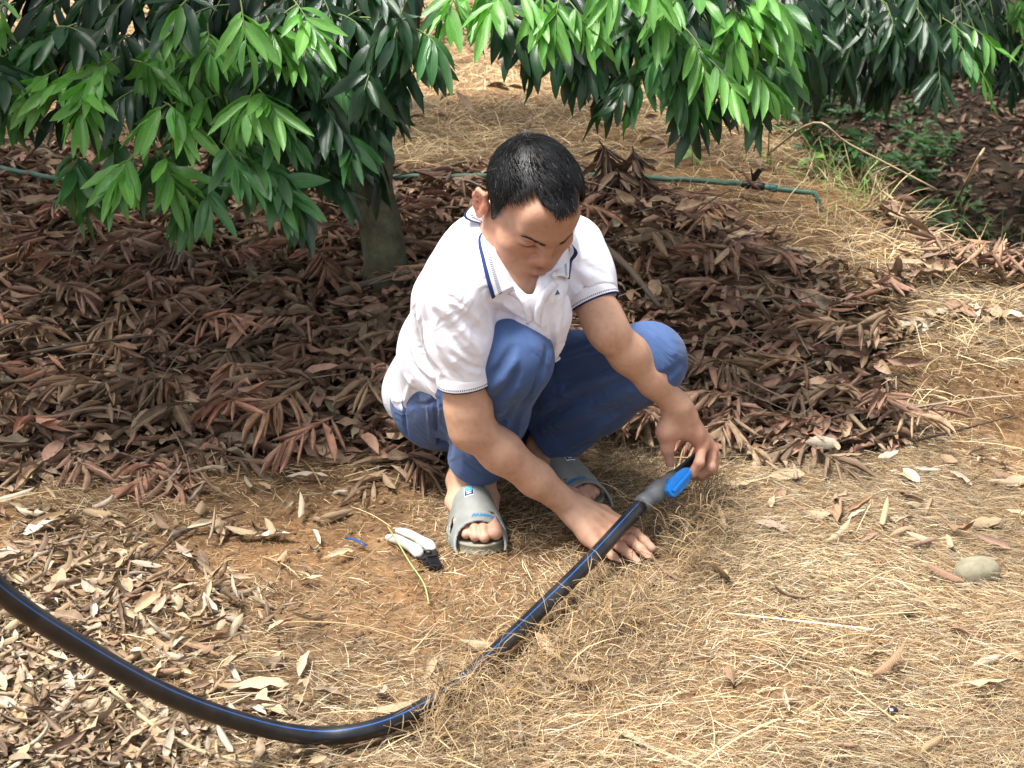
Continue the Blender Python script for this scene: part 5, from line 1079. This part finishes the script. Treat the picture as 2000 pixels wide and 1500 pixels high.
# ================================================================ objects
def pipe_path(pts, n=10): return catmull_pts(pts, n)
def striped_pipe_material():
    m = Mat('black_polythene', .33, .5); uv = m.node('ShaderNodeUVMap'); sx = m.node('ShaderNodeSeparateXYZ'); m.link(uv.outputs[0], sx.inputs[0])
    s = m.math('LESS_THAN', m.math('ABSOLUTE', m.math('SUBTRACT', sx.outputs[1], .5)), .011)
    nz = m.noise(16, 6, .65); dust = m.ramp(nz.outputs[0], [(.42, (0, 0, 0)), (.75, (1, 1, 1))])
    c = m.mix(s, (.008, .009, .012), (.018, .085, .28)); m.color(m.mix(m.math('MULTIPLY', dust.outputs[0], .10), c, (.30, .25, .19)))
    m.link(m.math('ADD', .32, m.math('MULTIPLY', dust.outputs[0], .16)), m.b.inputs['Roughness']); return m.m
def uv_tube(name, P, r, mat, parent=None, n=20, phase=0., up=V(0, -.6, .8)):
    """tube whose UV y = .5 line runs along the side that faces 'up' turned by phase"""
    P = np.array(P); m = len(P); T = np.gradient(P, axis=0); T /= np.linalg.norm(T, axis=1, keepdims=True); r = np.broadcast_to(r, (m,)); Vv, UV, F = [], [], []
    for i in range(m):
        e = nrm(up-T[i]*(up@T[i])); w = np.cross(T[i], e)
        for j in range(n+1):
            a = 2*math.pi*(j/n-.5)+phase; Vv.append(P[i]+(e*math.cos(a)+w*math.sin(a))*r[i]); UV.append((i/m, j/n))
    for i in range(m-1):
        for j in range(n): F.append((i*(n+1)+j, i*(n+1)+j+1, (i+1)*(n+1)+j+1, (i+1)*(n+1)+j))
    for b, fl in ((0, True), ((m-1)*(n+1), False)):
        f = tuple(b+j for j in range(n)); F.append(f[::-1] if fl else f)
    me = mesh_np(name, Vv, F, [mat]); uv = me.uv_layers.new(name='UVMap'); li = np.empty(len(me.loops), np.int32); me.loops.foreach_get('vertex_index', li); uv.data.foreach_set('uv', np.array(UV, np.float32)[li].ravel()); return link(name, me, parent)
M_PIPE = striped_pipe_material()
def lathe(name, a, b, prof, mat, parent, n=24):
    a = np.asarray(a); b = np.asarray(b); P = [a+(b-a)*t for t, r in prof]; Vv, F = tube_arrays(P, 1.0, n); Vv = np.array(Vv); ax = nrm(b-a)
    for i, (t, r) in enumerate(prof):
        c = P[i]; Vv[i*n:(i+1)*n] = c+(Vv[i*n:(i+1)*n]-c)*r
        q = Vv[i*n:(i+1)*n]-c; q -= np.outer(q@ax, ax); Vv[i*n:(i+1)*n] = c+q/np.linalg.norm(q, axis=1, keepdims=True)*r
    return link(name, mesh_np(name, Vv, F, [mat]), parent)
def prism(name, outline, h, mat, parent=None, frame=None, bevel=.0015):
    """outline (u, v) extruded by h along the frame's third axis, edges rounded"""
    o3, eu, ev, en = frame; bm = bmesh.new(); vs = [bm.verts.new(tuple(o3+eu*u+ev*v)) for u, v in outline]; f = bm.faces.new(vs)
    r = bmesh.ops.extrude_face_region(bm, geom=[f]); bmesh.ops.translate(bm, verts=[e for e in r['geom'] if isinstance(e, bmesh.types.BMVert)], vec=tuple(en*h)); bmesh.ops.recalc_face_normals(bm, faces=bm.faces)
    if bevel: bmesh.ops.bevel(bm, geom=[e for e in bm.edges], offset=bevel, segments=2, affect='EDGES', profile=.6)
    me = bpy.data.meshes.new(name); bm.to_mesh(me); bm.free(); me.materials.append(mat); me.polygons.foreach_set('use_smooth', np.full(len(me.polygons), False)); return link(name, me, parent)

# ---- black water pipe with a blue line, valve near the man's left hand
def black_pipe():
    root = empty('water_pipe', (0, 0, 0)); tag(root, 'long black plastic water pipe with a blue line, lying across the straw', 'pipe')
    def lie(px, py, dz):
        t = 2.2
        for _ in range(80): q = at(px, py, t); t = min(max(t+.6*(q[2]-float(gz(q[0], q[1]))-dz), 1.3), 4)
        return at(px, py, t)
    pts = [at(-120, 1010, 1.50), at(0, 1153, 1.53), at(150, 1258, 1.58), at(330, 1358, 1.65), at(480, 1412, 1.72), lie(600, 1436, .034), lie(700, 1430, .030), lie(800, 1397, .030), lie(900, 1334, .031), lie(1000, 1244, .034), lie(1055, 1191, .038), lie(1110, 1138, .045), lie(1174, 1072, .060), lie(1250, 989, .080)]
    P = pipe_path(pts, 8)
    uv_tube('pipe', P, .0138, M_PIPE, root, 22, -.15)
    grey = Mat('grey_fitting', .45, .4, (.17, .18, .19)).m; blk = Mat('black_fitting', .4, .45, (.012, .012, .014)).m; blue = Mat('blue_handle', .38, .45, (.012, .20, .62)).m
    v0 = at(1264, 976, 2.489); v1 = at(1318, 934, 2.552); v2 = at(1372, 888, 2.620); ax = nrm(v1-v0)
    va = lathe('valve', v0-ax*.02, v1, [(0, .0155), (.05, .0175), (.16, .0175), (.18, .0158), (.30, .0160), (.34, .0195), (.62, .0200), (.66, .0168), (.80, .0172), (.86, .0178), (1.0, .0178)], grey, root, 28)
    lathe('pipe_end', v1-ax*.004, v2, [(0, .0160), (.06, .0165), (.12, .0138), (.8, .0138), (1, .0132)], blk, root, 22)
    # handle: stem and a flat winged lever, tilted towards the viewer on the lower side of the valve
    c = lerp(v0, v1, .66); up = nrm(V(.35, -.75, .35)); up = nrm(up-ax*(up@ax)); sd = np.cross(up, ax)
    hs = lathe('handle', c+up*.014, c+up*.036, [(0, .012), (.3, .0125), (.5, .010), (1, .010)], blue, va, 16)
    fr = (c+up*.030+ax*.000, nrm(ax*.95+sd*.15), np.cross(up, nrm(ax*.95+sd*.15)), up)
    prism('handle', [(-.036, -.007), (-.030, -.013), (-.010, -.016), (.012, -.016), (.032, -.012), (.040, -.006), (.040, .006), (.032, .012), (.012, .016), (-.010, .016), (-.030, .013), (-.036, .007)], .012, blue, va, fr, .003)
    prism('handle', [(-.030, -.003), (.034, -.003), (.034, .003), (-.030, .003)], .0055, blue, va, (fr[0]+up*.012, fr[1], fr[2], up), .0015)
    return P
PIPE = black_pipe()

# ---- green irrigation hose up on the terrace
def green_hose():
    root = empty('irrigation_hose', (0, 0, 0)); tag(root, 'thin green irrigation hose lying along the terrace behind the leaf bank', 'hose')
    g = Mat('green_hose', .5, .35); nz = g.noise(9, 5); r = g.ramp(nz.outputs[0], [(.35, (.055, .12, .085)), (.6, (.085, .185, .13)), (.75, (.20, .22, .16))]); g.color(r.outputs[0])
    px = [(-150, 312), (0, 328), (80, 344), (200, 352), (450, 352), (800, 344), (1100, 342), (1290, 349), (1360, 352), (1440, 358), (1500, 366), (1560, 374), (1620, 382)]
    P = []
    for x, y in px:                                            # drop each bend onto the ground
        t = 3.9
        for _ in range(60):
            q = at(x, y, t); t += .35*(q[2]-(float(gz(q[0], q[1]))+.050))/.21*.5
            t = min(max(t, 3.2), 6.5)
        P.append(at(x, y, t))
    P = pipe_path(P, 6); P[:, 2] = gz(P[:, 0], P[:, 1])+.050; P[-4:, 2] -= np.linspace(0, .075, 4); uv_tube('hose', P, .0085, g.m, root, 12)
    blk = Mat('black_connector', .45, .4, (.012, .012, .013)).m; i = int(np.argmin(np.abs(proj(P)[:, 0]-1470))); c = P[i]; ax = nrm(P[i+1]-P[i-1])
    va = lathe('connector', c-ax*.035, c+ax*.035, [(0, .010), (.1, .0125), (.35, .0125), (.4, .0108), (.6, .0108), (.65, .0125), (.9, .0125), (1, .010)], blk, root, 16)
    for s, l in ((-1, .05), (1, .042)): prism('tap_wing', [(-.004, 0), (.006, 0), (.016*s+.008, l*.75), (.012*s, l), (.004*s-.006, l*.6)], .005, blk, va, (c+V(0, 0, .012), nrm(V(1, 0, 0)), V(0, -.15, 1), V(0, 1, 0)), .001)
    va2 = c+ax*.06; lathe('connector', va2-ax*.012, va2+ax*.012, [(0, .0110), (.2, .0122), (.8, .0122), (1, .0110)], Mat('teal_collar', .5, .35, (.03, .11, .10)).m, root, 14)
green_hose()

# ---- pruning shears
def shears():
    root = empty('pruning_shears', (0, 0, 0)); tag(root, 'white-handled pruning shears lying beside the grey sandal', 'pruning shears')
    wh = Mat('white_grip', .42, .4); nz = wh.noise(24, 5); r = wh.ramp(nz.outputs[0], [(.35, (.36, .335, .28)), (.6, (.62, .61, .56))]); wh.color(r.outputs[0]); dk = Mat('dark_steel', .4, .5, (.028, .026, .026)); dk.b.inputs['Metallic'].default_value = .5
    blk = Mat('black_blade', .3, .5, (.009, .009, .010)).m
    z = .016
    def G(x, y, dz=0): return atz(x, y, z+dz)
    h1 = catmull_pts([G(778, 1037, .006), G(800, 1044, .010), G(822, 1056, .010), G(838, 1066, .008), G(846, 1060, .006)][:4]+[G(842, 1074, .004)], 5); h2 = catmull_pts([G(758, 1050), G(776, 1054, .003), G(796, 1064, .004), G(812, 1074, .003), G(818, 1082, .002)], 5)
    for h, rr in ((h1, (.0062, .0078, .0080, .0088, .0098, .0085)), (h2, (.0060, .0078, .0082, .0088, .0100, .0085))):
        B = Field(h.min(0)-.02, h.max(0)+.02, .0014); rad = np.interp(np.linspace(0, 1, len(h)), np.linspace(0, 1, 6), rr); B.chain(list(h), list(rad), .004)
        P, F = B.mesh(2); link('handle', mesh_np('handle', P, F, [wh.m]), root)
    def plate(name, px, h, mat, dz): 
        pts = np.array([G(x, y) for x, y in px]); c = pts.mean(0); o3 = c.copy(); o3[2] = dz; prism(name, [(p[0]-c[0], p[1]-c[1]) for p in pts], h, mat, root, (o3, V(1, 0, 0), V(0, 1, 0), V(0, 0, 1)), .0012)
    plate('jaw', [(812, 1078), (824, 1070), (836, 1074), (838, 1090), (826, 1092), (812, 1088)], .006, dk.m, .011)
    plate('jaw', [(833, 1066), (849, 1064), (852, 1078), (854, 1092), (836, 1094), (832, 1078)], .006, dk.m, .0185)
    plate('blade', [(834, 1086), (852, 1084), (858, 1096), (865, 1106), (858, 1109), (842, 1107), (832, 1098)], .004, blk, .016)
    plate('blade', [(822, 1088), (836, 1088), (842, 1098), (846, 1106), (838, 1106), (828, 1098)], .004, blk, .0105)
    c = atz(838, 1084, .02); lathe('pivot', c+V(0, 0, .002), c+V(0, 0, .0095), [(0, .006), (.7, .006), (1, .0045)], dk.m, root, 14)
    c = atz(776, 1040, .02); lathe('spring', G(834, 1072, .004), G(826, 1078, .002), [(0, .005), (.5, .0055), (1, .005)], blk, root, 10)
shears()

# ---- stone, plastic scrap, seed
def stone(name, label, c, r, mat, seed, cat='stone'):
    bm = bmesh.new(); bmesh.ops.create_icosphere(bm, subdivisions=4, radius=1.0); rng = np.random.default_rng(seed); ph = rng.uniform(0, 6, 9)
    for v in bm.verts:
        p = v.co; k = 1+.10*math.sin(2.1*p.x+ph[0])+.08*math.sin(2.7*p.y+ph[1])+.06*math.sin(3.3*p.z+ph[2])+.03*math.sin(7*p.x+5*p.y+ph[3])+.02*math.sin(9*p.z-6*p.y+ph[4]); v.co = Vector((p.x*k*r[0], p.y*k*r[1], p.z*k*r[2]))
    me = bpy.data.meshes.new(name); bm.to_mesh(me); bm.free(); me.materials.append(mat); me.polygons.foreach_set('use_smooth', np.full(len(me.polygons), True)); o = link(name, me, None, tuple(c)); o.rotation_euler = (0, .1, .5); tag(o, label, cat); return o
ms = Mat('field_stone', .85, .2); nz = ms.noise(18, 6, .65); rr = ms.ramp(nz.outputs[0], [(.3, (.16, .145, .10)), (.55, (.26, .235, .165)), (.75, (.33, .295, .22))]); ms.color(rr.outputs[0]); nb = ms.noise(90, 5); ms.bump(nb.outputs[0], .5, .002)
c = atz(1903, 1104, .02); stone('stone', 'rounded olive-grey stone half sunk in the straw', (c[0], c[1], float(gz(c[0], c[1]))+.006), (.046, .036, .034), ms.m, 4)
c = atz(1745, 1392, .008); stone('seed', 'small shiny black seed in the straw near the stone', (c[0], c[1], float(gz(c[0], c[1]))+.014), (.009, .007, .006), Mat('black_seed', .25, .5, (.01, .01, .012)).m, 8, 'seed')
pa, pb = atz(676, 1058, .008), atz(716, 1074, .010); sd = nrm(np.cross(pb-pa, V(0, 0, 1)))*.004; pm = (pa+pb)/2+V(0, 0, .004); g0 = V(0, 0, .008)
rows = [np.array([p+s*k+V(0, 0, .0025 if k == 0 else 0)+g0 for p in (pa, lerp(pa, pm, .5), pm, lerp(pm, pb, .5), pb)]) for k, s in ((-1, sd), (0, sd), (1, sd))]
o = strip('plastic_strip', rows, Mat('faded_blue_plastic', .4, .4, (.02, .06, .17)).m, None, .0015); tag(o, 'small blue plastic strip on the bare earth left of the shears', 'plastic scrap')

# ---- sticks
def stick(label, px, r, mat=None, z=None, seed=0, rough=.12):
    P = []
    for x, y, dz in px:
        t = 3.
        for _ in range(80):
            q = at(x, y, t); t = min(max(t+.8*(q[2]-(float(gz(q[0], q[1]))+dz)), 1.3), 9)
        P.append(at(x, y, t))
    P = catmull_pts(P, 5); loc = P[0]; o = tube('stick', P, np.linspace(r, r*.55, len(P)), mat or M_TWIG, None, 7, rough, seed, loc=tuple(loc)); tag(o, label, 'stick'); return o
M_PALE = Mat('dry_stalk', .7, .25, (.36, .28, .17)).m; M_DARK = Mat('dark_twig', .8, .2, (.055, .04, .03)).m
stick('thick grey stick propped at the foot of the tree trunk', [(660, 572, .05), (720, 552, .07), (800, 528, .09)], .011, seed=1)
stick('bent brown stick sticking out of the leaf bank behind the left sleeve', [(1165, 470, .12), (1225, 520, .11), (1262, 566, .10), (1290, 600, .07)], .0105, seed=2)
stick('long thin twig lying over the leaves at the far left', [(60, 690, .07), (180, 668, .08), (350, 650, .08)], .0045, seed=3)
stick('dark thin twig crossing the bare earth left of the shears', [(270, 1120, .012), (360, 1040, .015), (480, 1000, .013)], .0028, M_DARK, seed=4)
stick('pale curved stalk lying in the bottom left straw below the pipe', [(200, 1330, .014), (290, 1410, .018), (400, 1470, .012), (540, 1496, .010)], .0042, M_PALE, seed=5)
stick('dark twig across the foot of the straw bank at the right edge', [(1790, 860, .02), (1880, 838, .05), (1980, 812, .09)], .0030, M_DARK, seed=6)
stick('short pale rolled stalk lying in the straw by the seed', [(1660, 1306, .012), (1690, 1318, .012), (1708, 1322, .010)], .0046, M_PALE, seed=7)
stick('pale leaf stalk poking out under the brown leaf fans at right', [(1660, 810, .05), (1700, 850, .03), (1730, 880, .012)], .0055, M_PALE, seed=8)
stick('bare grey twig standing in the gully beside the weeds', [(1870, 390, .05), (1900, 330, .35), (1922, 290, .55)], .005, M_PALE, seed=9)
stick('arched dry stalk reaching across the gully', [(1500, 300, .05), (1590, 240, .35), (1660, 282, .32), (1830, 370, .2)], .004, M_PALE, seed=10)
stick('thin dry stem rising at the lip of the terrace', [(1500, 305, .02), (1503, 250, .2), (1510, 180, .45)], .003, M_PALE, seed=11)

# ---- loose dry leaves on the yard: each one an object lying on the earth
def loose_leaves():
    rng = np.random.default_rng(17); protos = []
    for v in range(14):
        z = np.zeros((1, 3)); protos.append(leaf_mesh('leaf', leaf_arrays(z, np.array([[1., 0, 0]]), np.array([[0, 0, 1.]]), 1.0, rng.uniform(.28, .42), rng.uniform(.3, 3.6), rng.normal(.1, .5), 0, rng.normal(0, .6), .25, rows=7, cols=5), [M_LOOSE], None))
    spots = []
    while len(spots) < 298:
        k = rng.random()
        if k < .40: x, y = rng.uniform(-40, 520), rng.uniform(1030, 1500)
        elif k < .62: x, y = rng.uniform(-20, 760), rng.uniform(860, 1100)
        elif k < .80: x, y = rng.uniform(1330, 2000), rng.uniform(870, 1080)
        elif k < .92: x, y = rng.uniform(400, 2000), rng.uniform(1080, 1500)
        else: x, y = rng.uniform(1700, 2000), rng.uniform(600, 880)
        if k < .40 and rng.random() < (x/620)*.8: continue
        p = atz(x, y, .0)
        if y < 880: p = at(x, y, 3.25)
        if abs(p[0]-.0) < .3 and 2.3 < p[1] < 3: continue
        if np.min(np.hypot(PIPE[:, 0]-p[0], PIPE[:, 1]-p[1])) < .03: continue
        spots.append((p[0], p[1]))
    for x, y in spots:
        g = float(gz(x, y)); n = gn(np.array(x), np.array(y)); L = rng.uniform(.045, .095); a = rng.uniform(0, 6.28); d = np.array([[math.cos(a), math.sin(a), rng.normal(0, .10)]]); flip = -1 if rng.random() < .45 else 1
        D, S_, N_ = frames(d, (n*flip+rng.normal(0, .22, 3))[None]); M = np.eye(4); M[:3, 0] = D[0]*L; M[:3, 1] = S_[0]*L; M[:3, 2] = N_[0]*L; M[:3, 3] = (x-D[0][0]*L/2, y-D[0][1]*L/2, g+.012+.004*rng.random()+(.008 if flip < 0 else 0))
        o = bpy.data.objects.new('leaf', protos[rng.integers(0, len(protos))]); COL.objects.link(o); o.parent = GROUND; o.matrix_basis = Matrix(M.tolist())
loose_leaves()

# ---- small living plants
def weed(name, label, x, y, h, n, L, tone, seed, cat='weed', group=None, z=None, wide=.38):
    rng = np.random.default_rng(seed); g = float(gz(x, y)) if z is None else z; root = empty(name, (x, y, g)); tag(root, label, cat, group); pos, d, nn, Ls = [], [], [], []; Vv, F = [], []
    for s in range(max(1, n//6)):
        a = rng.uniform(0, 6.28); tip = V(math.cos(a)*h*.35*rng.random(), math.sin(a)*h*.35*rng.random(), h*rng.uniform(.7, 1.1)); st = bez(V(0, 0, -.02), tip*.5+V(0, 0, h*.1), tip, 6); q, f = tube_arrays(st, np.linspace(.0025, .001, 6), 5); b = len(Vv); Vv += list(q); F += [tuple(i+b for i in t) for t in f]
        for k in range(6):
            t = rng.uniform(.35, 1); p = st[min(5, int(t*5))]; b_ = rng.uniform(0, 6.28); pos.append(p); d.append(V(math.cos(b_), math.sin(b_), rng.uniform(-.3, .5))); nn.append(V(0, -.3, 1)+rng.normal(0, .25, 3)); Ls.append(L*rng.uniform(.7, 1.2))
    Ls = np.array(Ls); link('stem', mesh_np('stem', Vv, F, [M_STEM]), root)
    me = leaf_mesh('foliage', leaf_arrays(np.array(pos), np.array(d), np.array(nn), Ls, Ls*wide, .5, .4, .15, 0, .1, rows=6, cols=3), [M_LEAF], np.array([tone])*rng.uniform(.75, 1.25, (len(Ls), 1))); link('foliage', me, root); return root
def on_ground(px, py):
    t = 4.
    for _ in range(150):
        q = at(px, py, t); t = min(max(t+.6*(q[2]-float(gz(q[0], q[1]))), 1.3), 12)
    return at(px, py, t)
for i, (px, py, L, lab) in enumerate([(1335, 292, .05, 'broad-leaved green seedling under the hanging branch on the dry bank'), (1352, 326, .035, 'tiny green seedling just behind the green hose'), (1497, 330, .03, 'pale green sprout in dry grass behind the hose connector'), (1590, 350, .05, 'upright light green sprout beside the hose near the gully lip')]):
    p = on_ground(px, py); weed('seedling', lab, p[0], p[1], .07, 6, L, (.13, .24, .05), 70+i, 'seedling', None, None, .6)
rng_w = np.random.default_rng(90)
for i in range(70):
    px, py = rng_w.uniform(1500, 1860), rng_w.uniform(190, 470)
    if py > 250+(px-1480)*.62: continue
    p = on_ground(px, py); weed('gully_weed', 'low green broad-leaved weed growing in the shaded gully', p[0], p[1], rng_w.uniform(.10, .24), 18, rng_w.uniform(.055, .09), (.045, .11, .035), 200+i, 'weed', 'green weeds in the gully')
for i, (px, py) in enumerate([(1880, 400), (1905, 430), (1870, 460), (1860, 490), (1925, 465)]):
    p = on_ground(px, py); weed('gully_weed', 'bright green weed sprouting by the gully near the right edge', p[0], p[1], .12, 12, .05, (.08, .20, .05), 300+i, 'weed', 'bright weeds near the right edge')
# green grass blades on the lip
def green_grass():
    rng = np.random.default_rng(23); x, y = [], []
    for cx, cy, n, s in ((1650, 362, 34, 28), (1700, 400, 40, 30), (1600, 345, 12, 25), (1890, 470, 30, 40), (1960, 500, 30, 40), (1830, 440, 24, 30)):
        p = on_ground(cx, cy); sc = s/CAM_F*p[1]
        x += list(p[0]+rng.normal(0, sc, n)); y += list(p[1]+rng.normal(0, sc*2, n))
    x, y = np.array(x), np.array(y); N = len(x); pos = np.stack([x, y, gz(x, y)], 1); Vv, F, k = straw_arrays(pos, rng.uniform(0, 6.3, N), rng.uniform(.07, .18, N), rng.uniform(.002, .004, N), rng.uniform(.5, 1.3, N), rng.uniform(0, .25, N), rng, .35, 5)
    c = np.array([[.16, .27, .07]])*rng.uniform(.6, 1.4, (N, 1)); c[rng.random(N) < .3] = (.45, .40, .2); me = mesh_np('green_grass', Vv, F, [M_STRAW]); set_color(me, np.repeat(c, k, 0)); o = link('green_grass', me); tag(o, 'green and yellow grass blades along the lip of the terrace', 'grass', kind='stuff')
green_grass()

# ---- torn straw tangled over the pipe and round the hands
def tangle():
    rng = np.random.default_rng(29); X, Y, Z, A, L, Pt, Ar, Wd = [], [], [], [], [], [], [], []
    keep = []
    def clump(px, py, y, n, sx, sz, up=.3, lmul=1.0):
        c = at(px, py, y)
        X.extend(c[0]+rng.normal(0, sx, n)); Y.extend(c[1]+rng.normal(0, sx, n)); Z.extend(np.maximum(c[2]+rng.normal(0, sz, n), .006)); A.extend(rng.uniform(0, 6.28, n)); L.extend(rng.uniform(.02, .075, n)*lmul); Pt.extend(rng.normal(.05, up, n)); Ar.extend(rng.normal(.1, .25, n)); Wd.extend(rng.uniform(.0006, .0014, n))
    for i in range(len(PIPE)):                                  # along the right-hand side of the pipe
        p = proj(PIPE[i])
        if 820 < p[0] < 1250: clump(p[0]+rng.uniform(45, 100), p[1]+rng.uniform(20, 60), atz(p[0]+60, p[1]+40, .02)[1], 26, .028, .008, .4)
    for px, py, n, s in ((865, 1356, 120, .014), (920, 1330, 100, .013), (930, 1390, 150, .03), (840, 1398, 60, .012), (960, 1292, 40, .009), (1075, 1205, 30, .007), (1180, 1200, 160, .03), (1260, 1170, 160, .035), (1330, 1080, 300, .035), (1360, 1010, 340, .035), (1390, 950, 200, .025), (1265, 925, 110, .025), (1205, 905, 110, .03), (980, 1440, 90, .04), (880, 1470, 80, .04), (1200, 1270, 90, .05), (1120, 1310, 90, .05), (1250, 1000, 16, .012)):
        y = atz(px, py, .03)[1]; keep.append((len(X), len(X)+n, px < 1000)); clump(px, py, y-.02, n, s, .016, .5)
    X, Y, Z, A, L, Wd, Pt, Ar = (np.array(v) for v in (X, Y, Z, A, L, Wd, Pt, Ar)); k = ~(near_hand(X, Y) & (rng.random(len(X)) < .93))
    dp = np.min(np.hypot(X[:, None]-PIPE[None, :, 0], Y[:, None]-PIPE[None, :, 1]), 1); free = np.zeros(len(X), bool)
    for i0, i1, f in keep: free[i0:i1] = f
    k &= (dp > .045) | (rng.random(len(X)) < .25) | free; X, Y, Z, A, L, Wd, Pt, Ar = (v[k] for v in (X, Y, Z, A, L, Wd, Pt, Ar))
    o = straw_mesh('straw_tangle', 'torn brown straw tangled over the black pipe and round the hands', np.array(X), np.array(Y), np.array(Z), np.array(A), np.array(L), np.array(Wd), np.array(Pt), np.array(Ar), rng, 4, .6, np.array([.76, .68, .59]), z0=0.0)
tangle()

# ---- dead branch standing in the bank behind the man's head, and two small extras
def dead_branch():
    rng = np.random.default_rng(41); a = at(1215, 420, 3.95); root = empty('dead_branch', tuple(a)); tag(root, 'dead branch with drooping brown leaves standing up behind the head', 'dead branch'); protos = []
    for v in range(6): protos.append(leaf_mesh('leaf', leaf_arrays(np.zeros((1, 3)), np.array([[1., 0, 0]]), np.array([[0, 0, 1.]]), 1.0, rng.uniform(.26, .36), rng.uniform(1.2, 3.4), rng.normal(.3, .4), 0, rng.normal(0, .5), .15, rows=7, cols=5), [M_OLD], None))
    for tip, n in ((at(1170, 275, 3.92), 26), (at(1235, 285, 3.96), 30), (at(1205, 330, 3.9), 22), (at(1180, 350, 3.88), 18), (at(1262, 345, 3.9), 18)):
        P = bez(V(0, 0, -.05), (tip-a)*.5+V(rng.normal(0, .03), 0, .05), tip-a, 8); tube('twig', P, np.linspace(.006, .0025, 8), M_DARK, root, 6)
        for i in range(n):
            t = rng.uniform(.35, 1); p = P[min(7, int(t*7))]; d = nrm(V(rng.normal(0, .7), rng.normal(-.3, .5), -rng.uniform(.2, 1.2))); N_ = nrm(V(rng.normal(0, .6), -1, .4)); D, S_, Nn = frames(d[None], N_[None]); L = rng.uniform(.06, .10); M = np.eye(4); M[:3, 0] = D[0]*L; M[:3, 1] = S_[0]*L; M[:3, 2] = Nn[0]*L; M[:3, 3] = p
            o = bpy.data.objects.new('leaf', protos[rng.integers(0, 6)]); COL.objects.link(o); o.parent = root; o.matrix_basis = Matrix(M.tolist())
M_OLD = dead_leaf_material('old_dry_leaf', True)
for _n in M_OLD.node_tree.nodes:
    if _n.type == 'VALTORGB' and len(_n.color_ramp.elements) == 7:
        for _e, _c in zip(_n.color_ramp.elements, ((.12, .08, .055), (.17, .11, .075), (.10, .07, .05), (.20, .13, .09), (.15, .11, .07), (.09, .065, .045), (.22, .15, .10))): _e.color = (*_c, 1)
dead_branch()
P = catmull_pts([atz(757, 1028, .035), atz(775, 1056, .045), atz(800, 1098, .045), atz(828, 1140, .025), atz(838, 1180, .012)], 5); o = tube('grass_stalk', P, np.linspace(.0014, .0018, len(P)), Mat('yellow_green_stalk', .55, .3, (.30, .33, .12)).m, None, 5, loc=tuple(P[0])); tag(o, 'thin yellow-green grass stalk bent over the pruning shears', 'grass stalk')
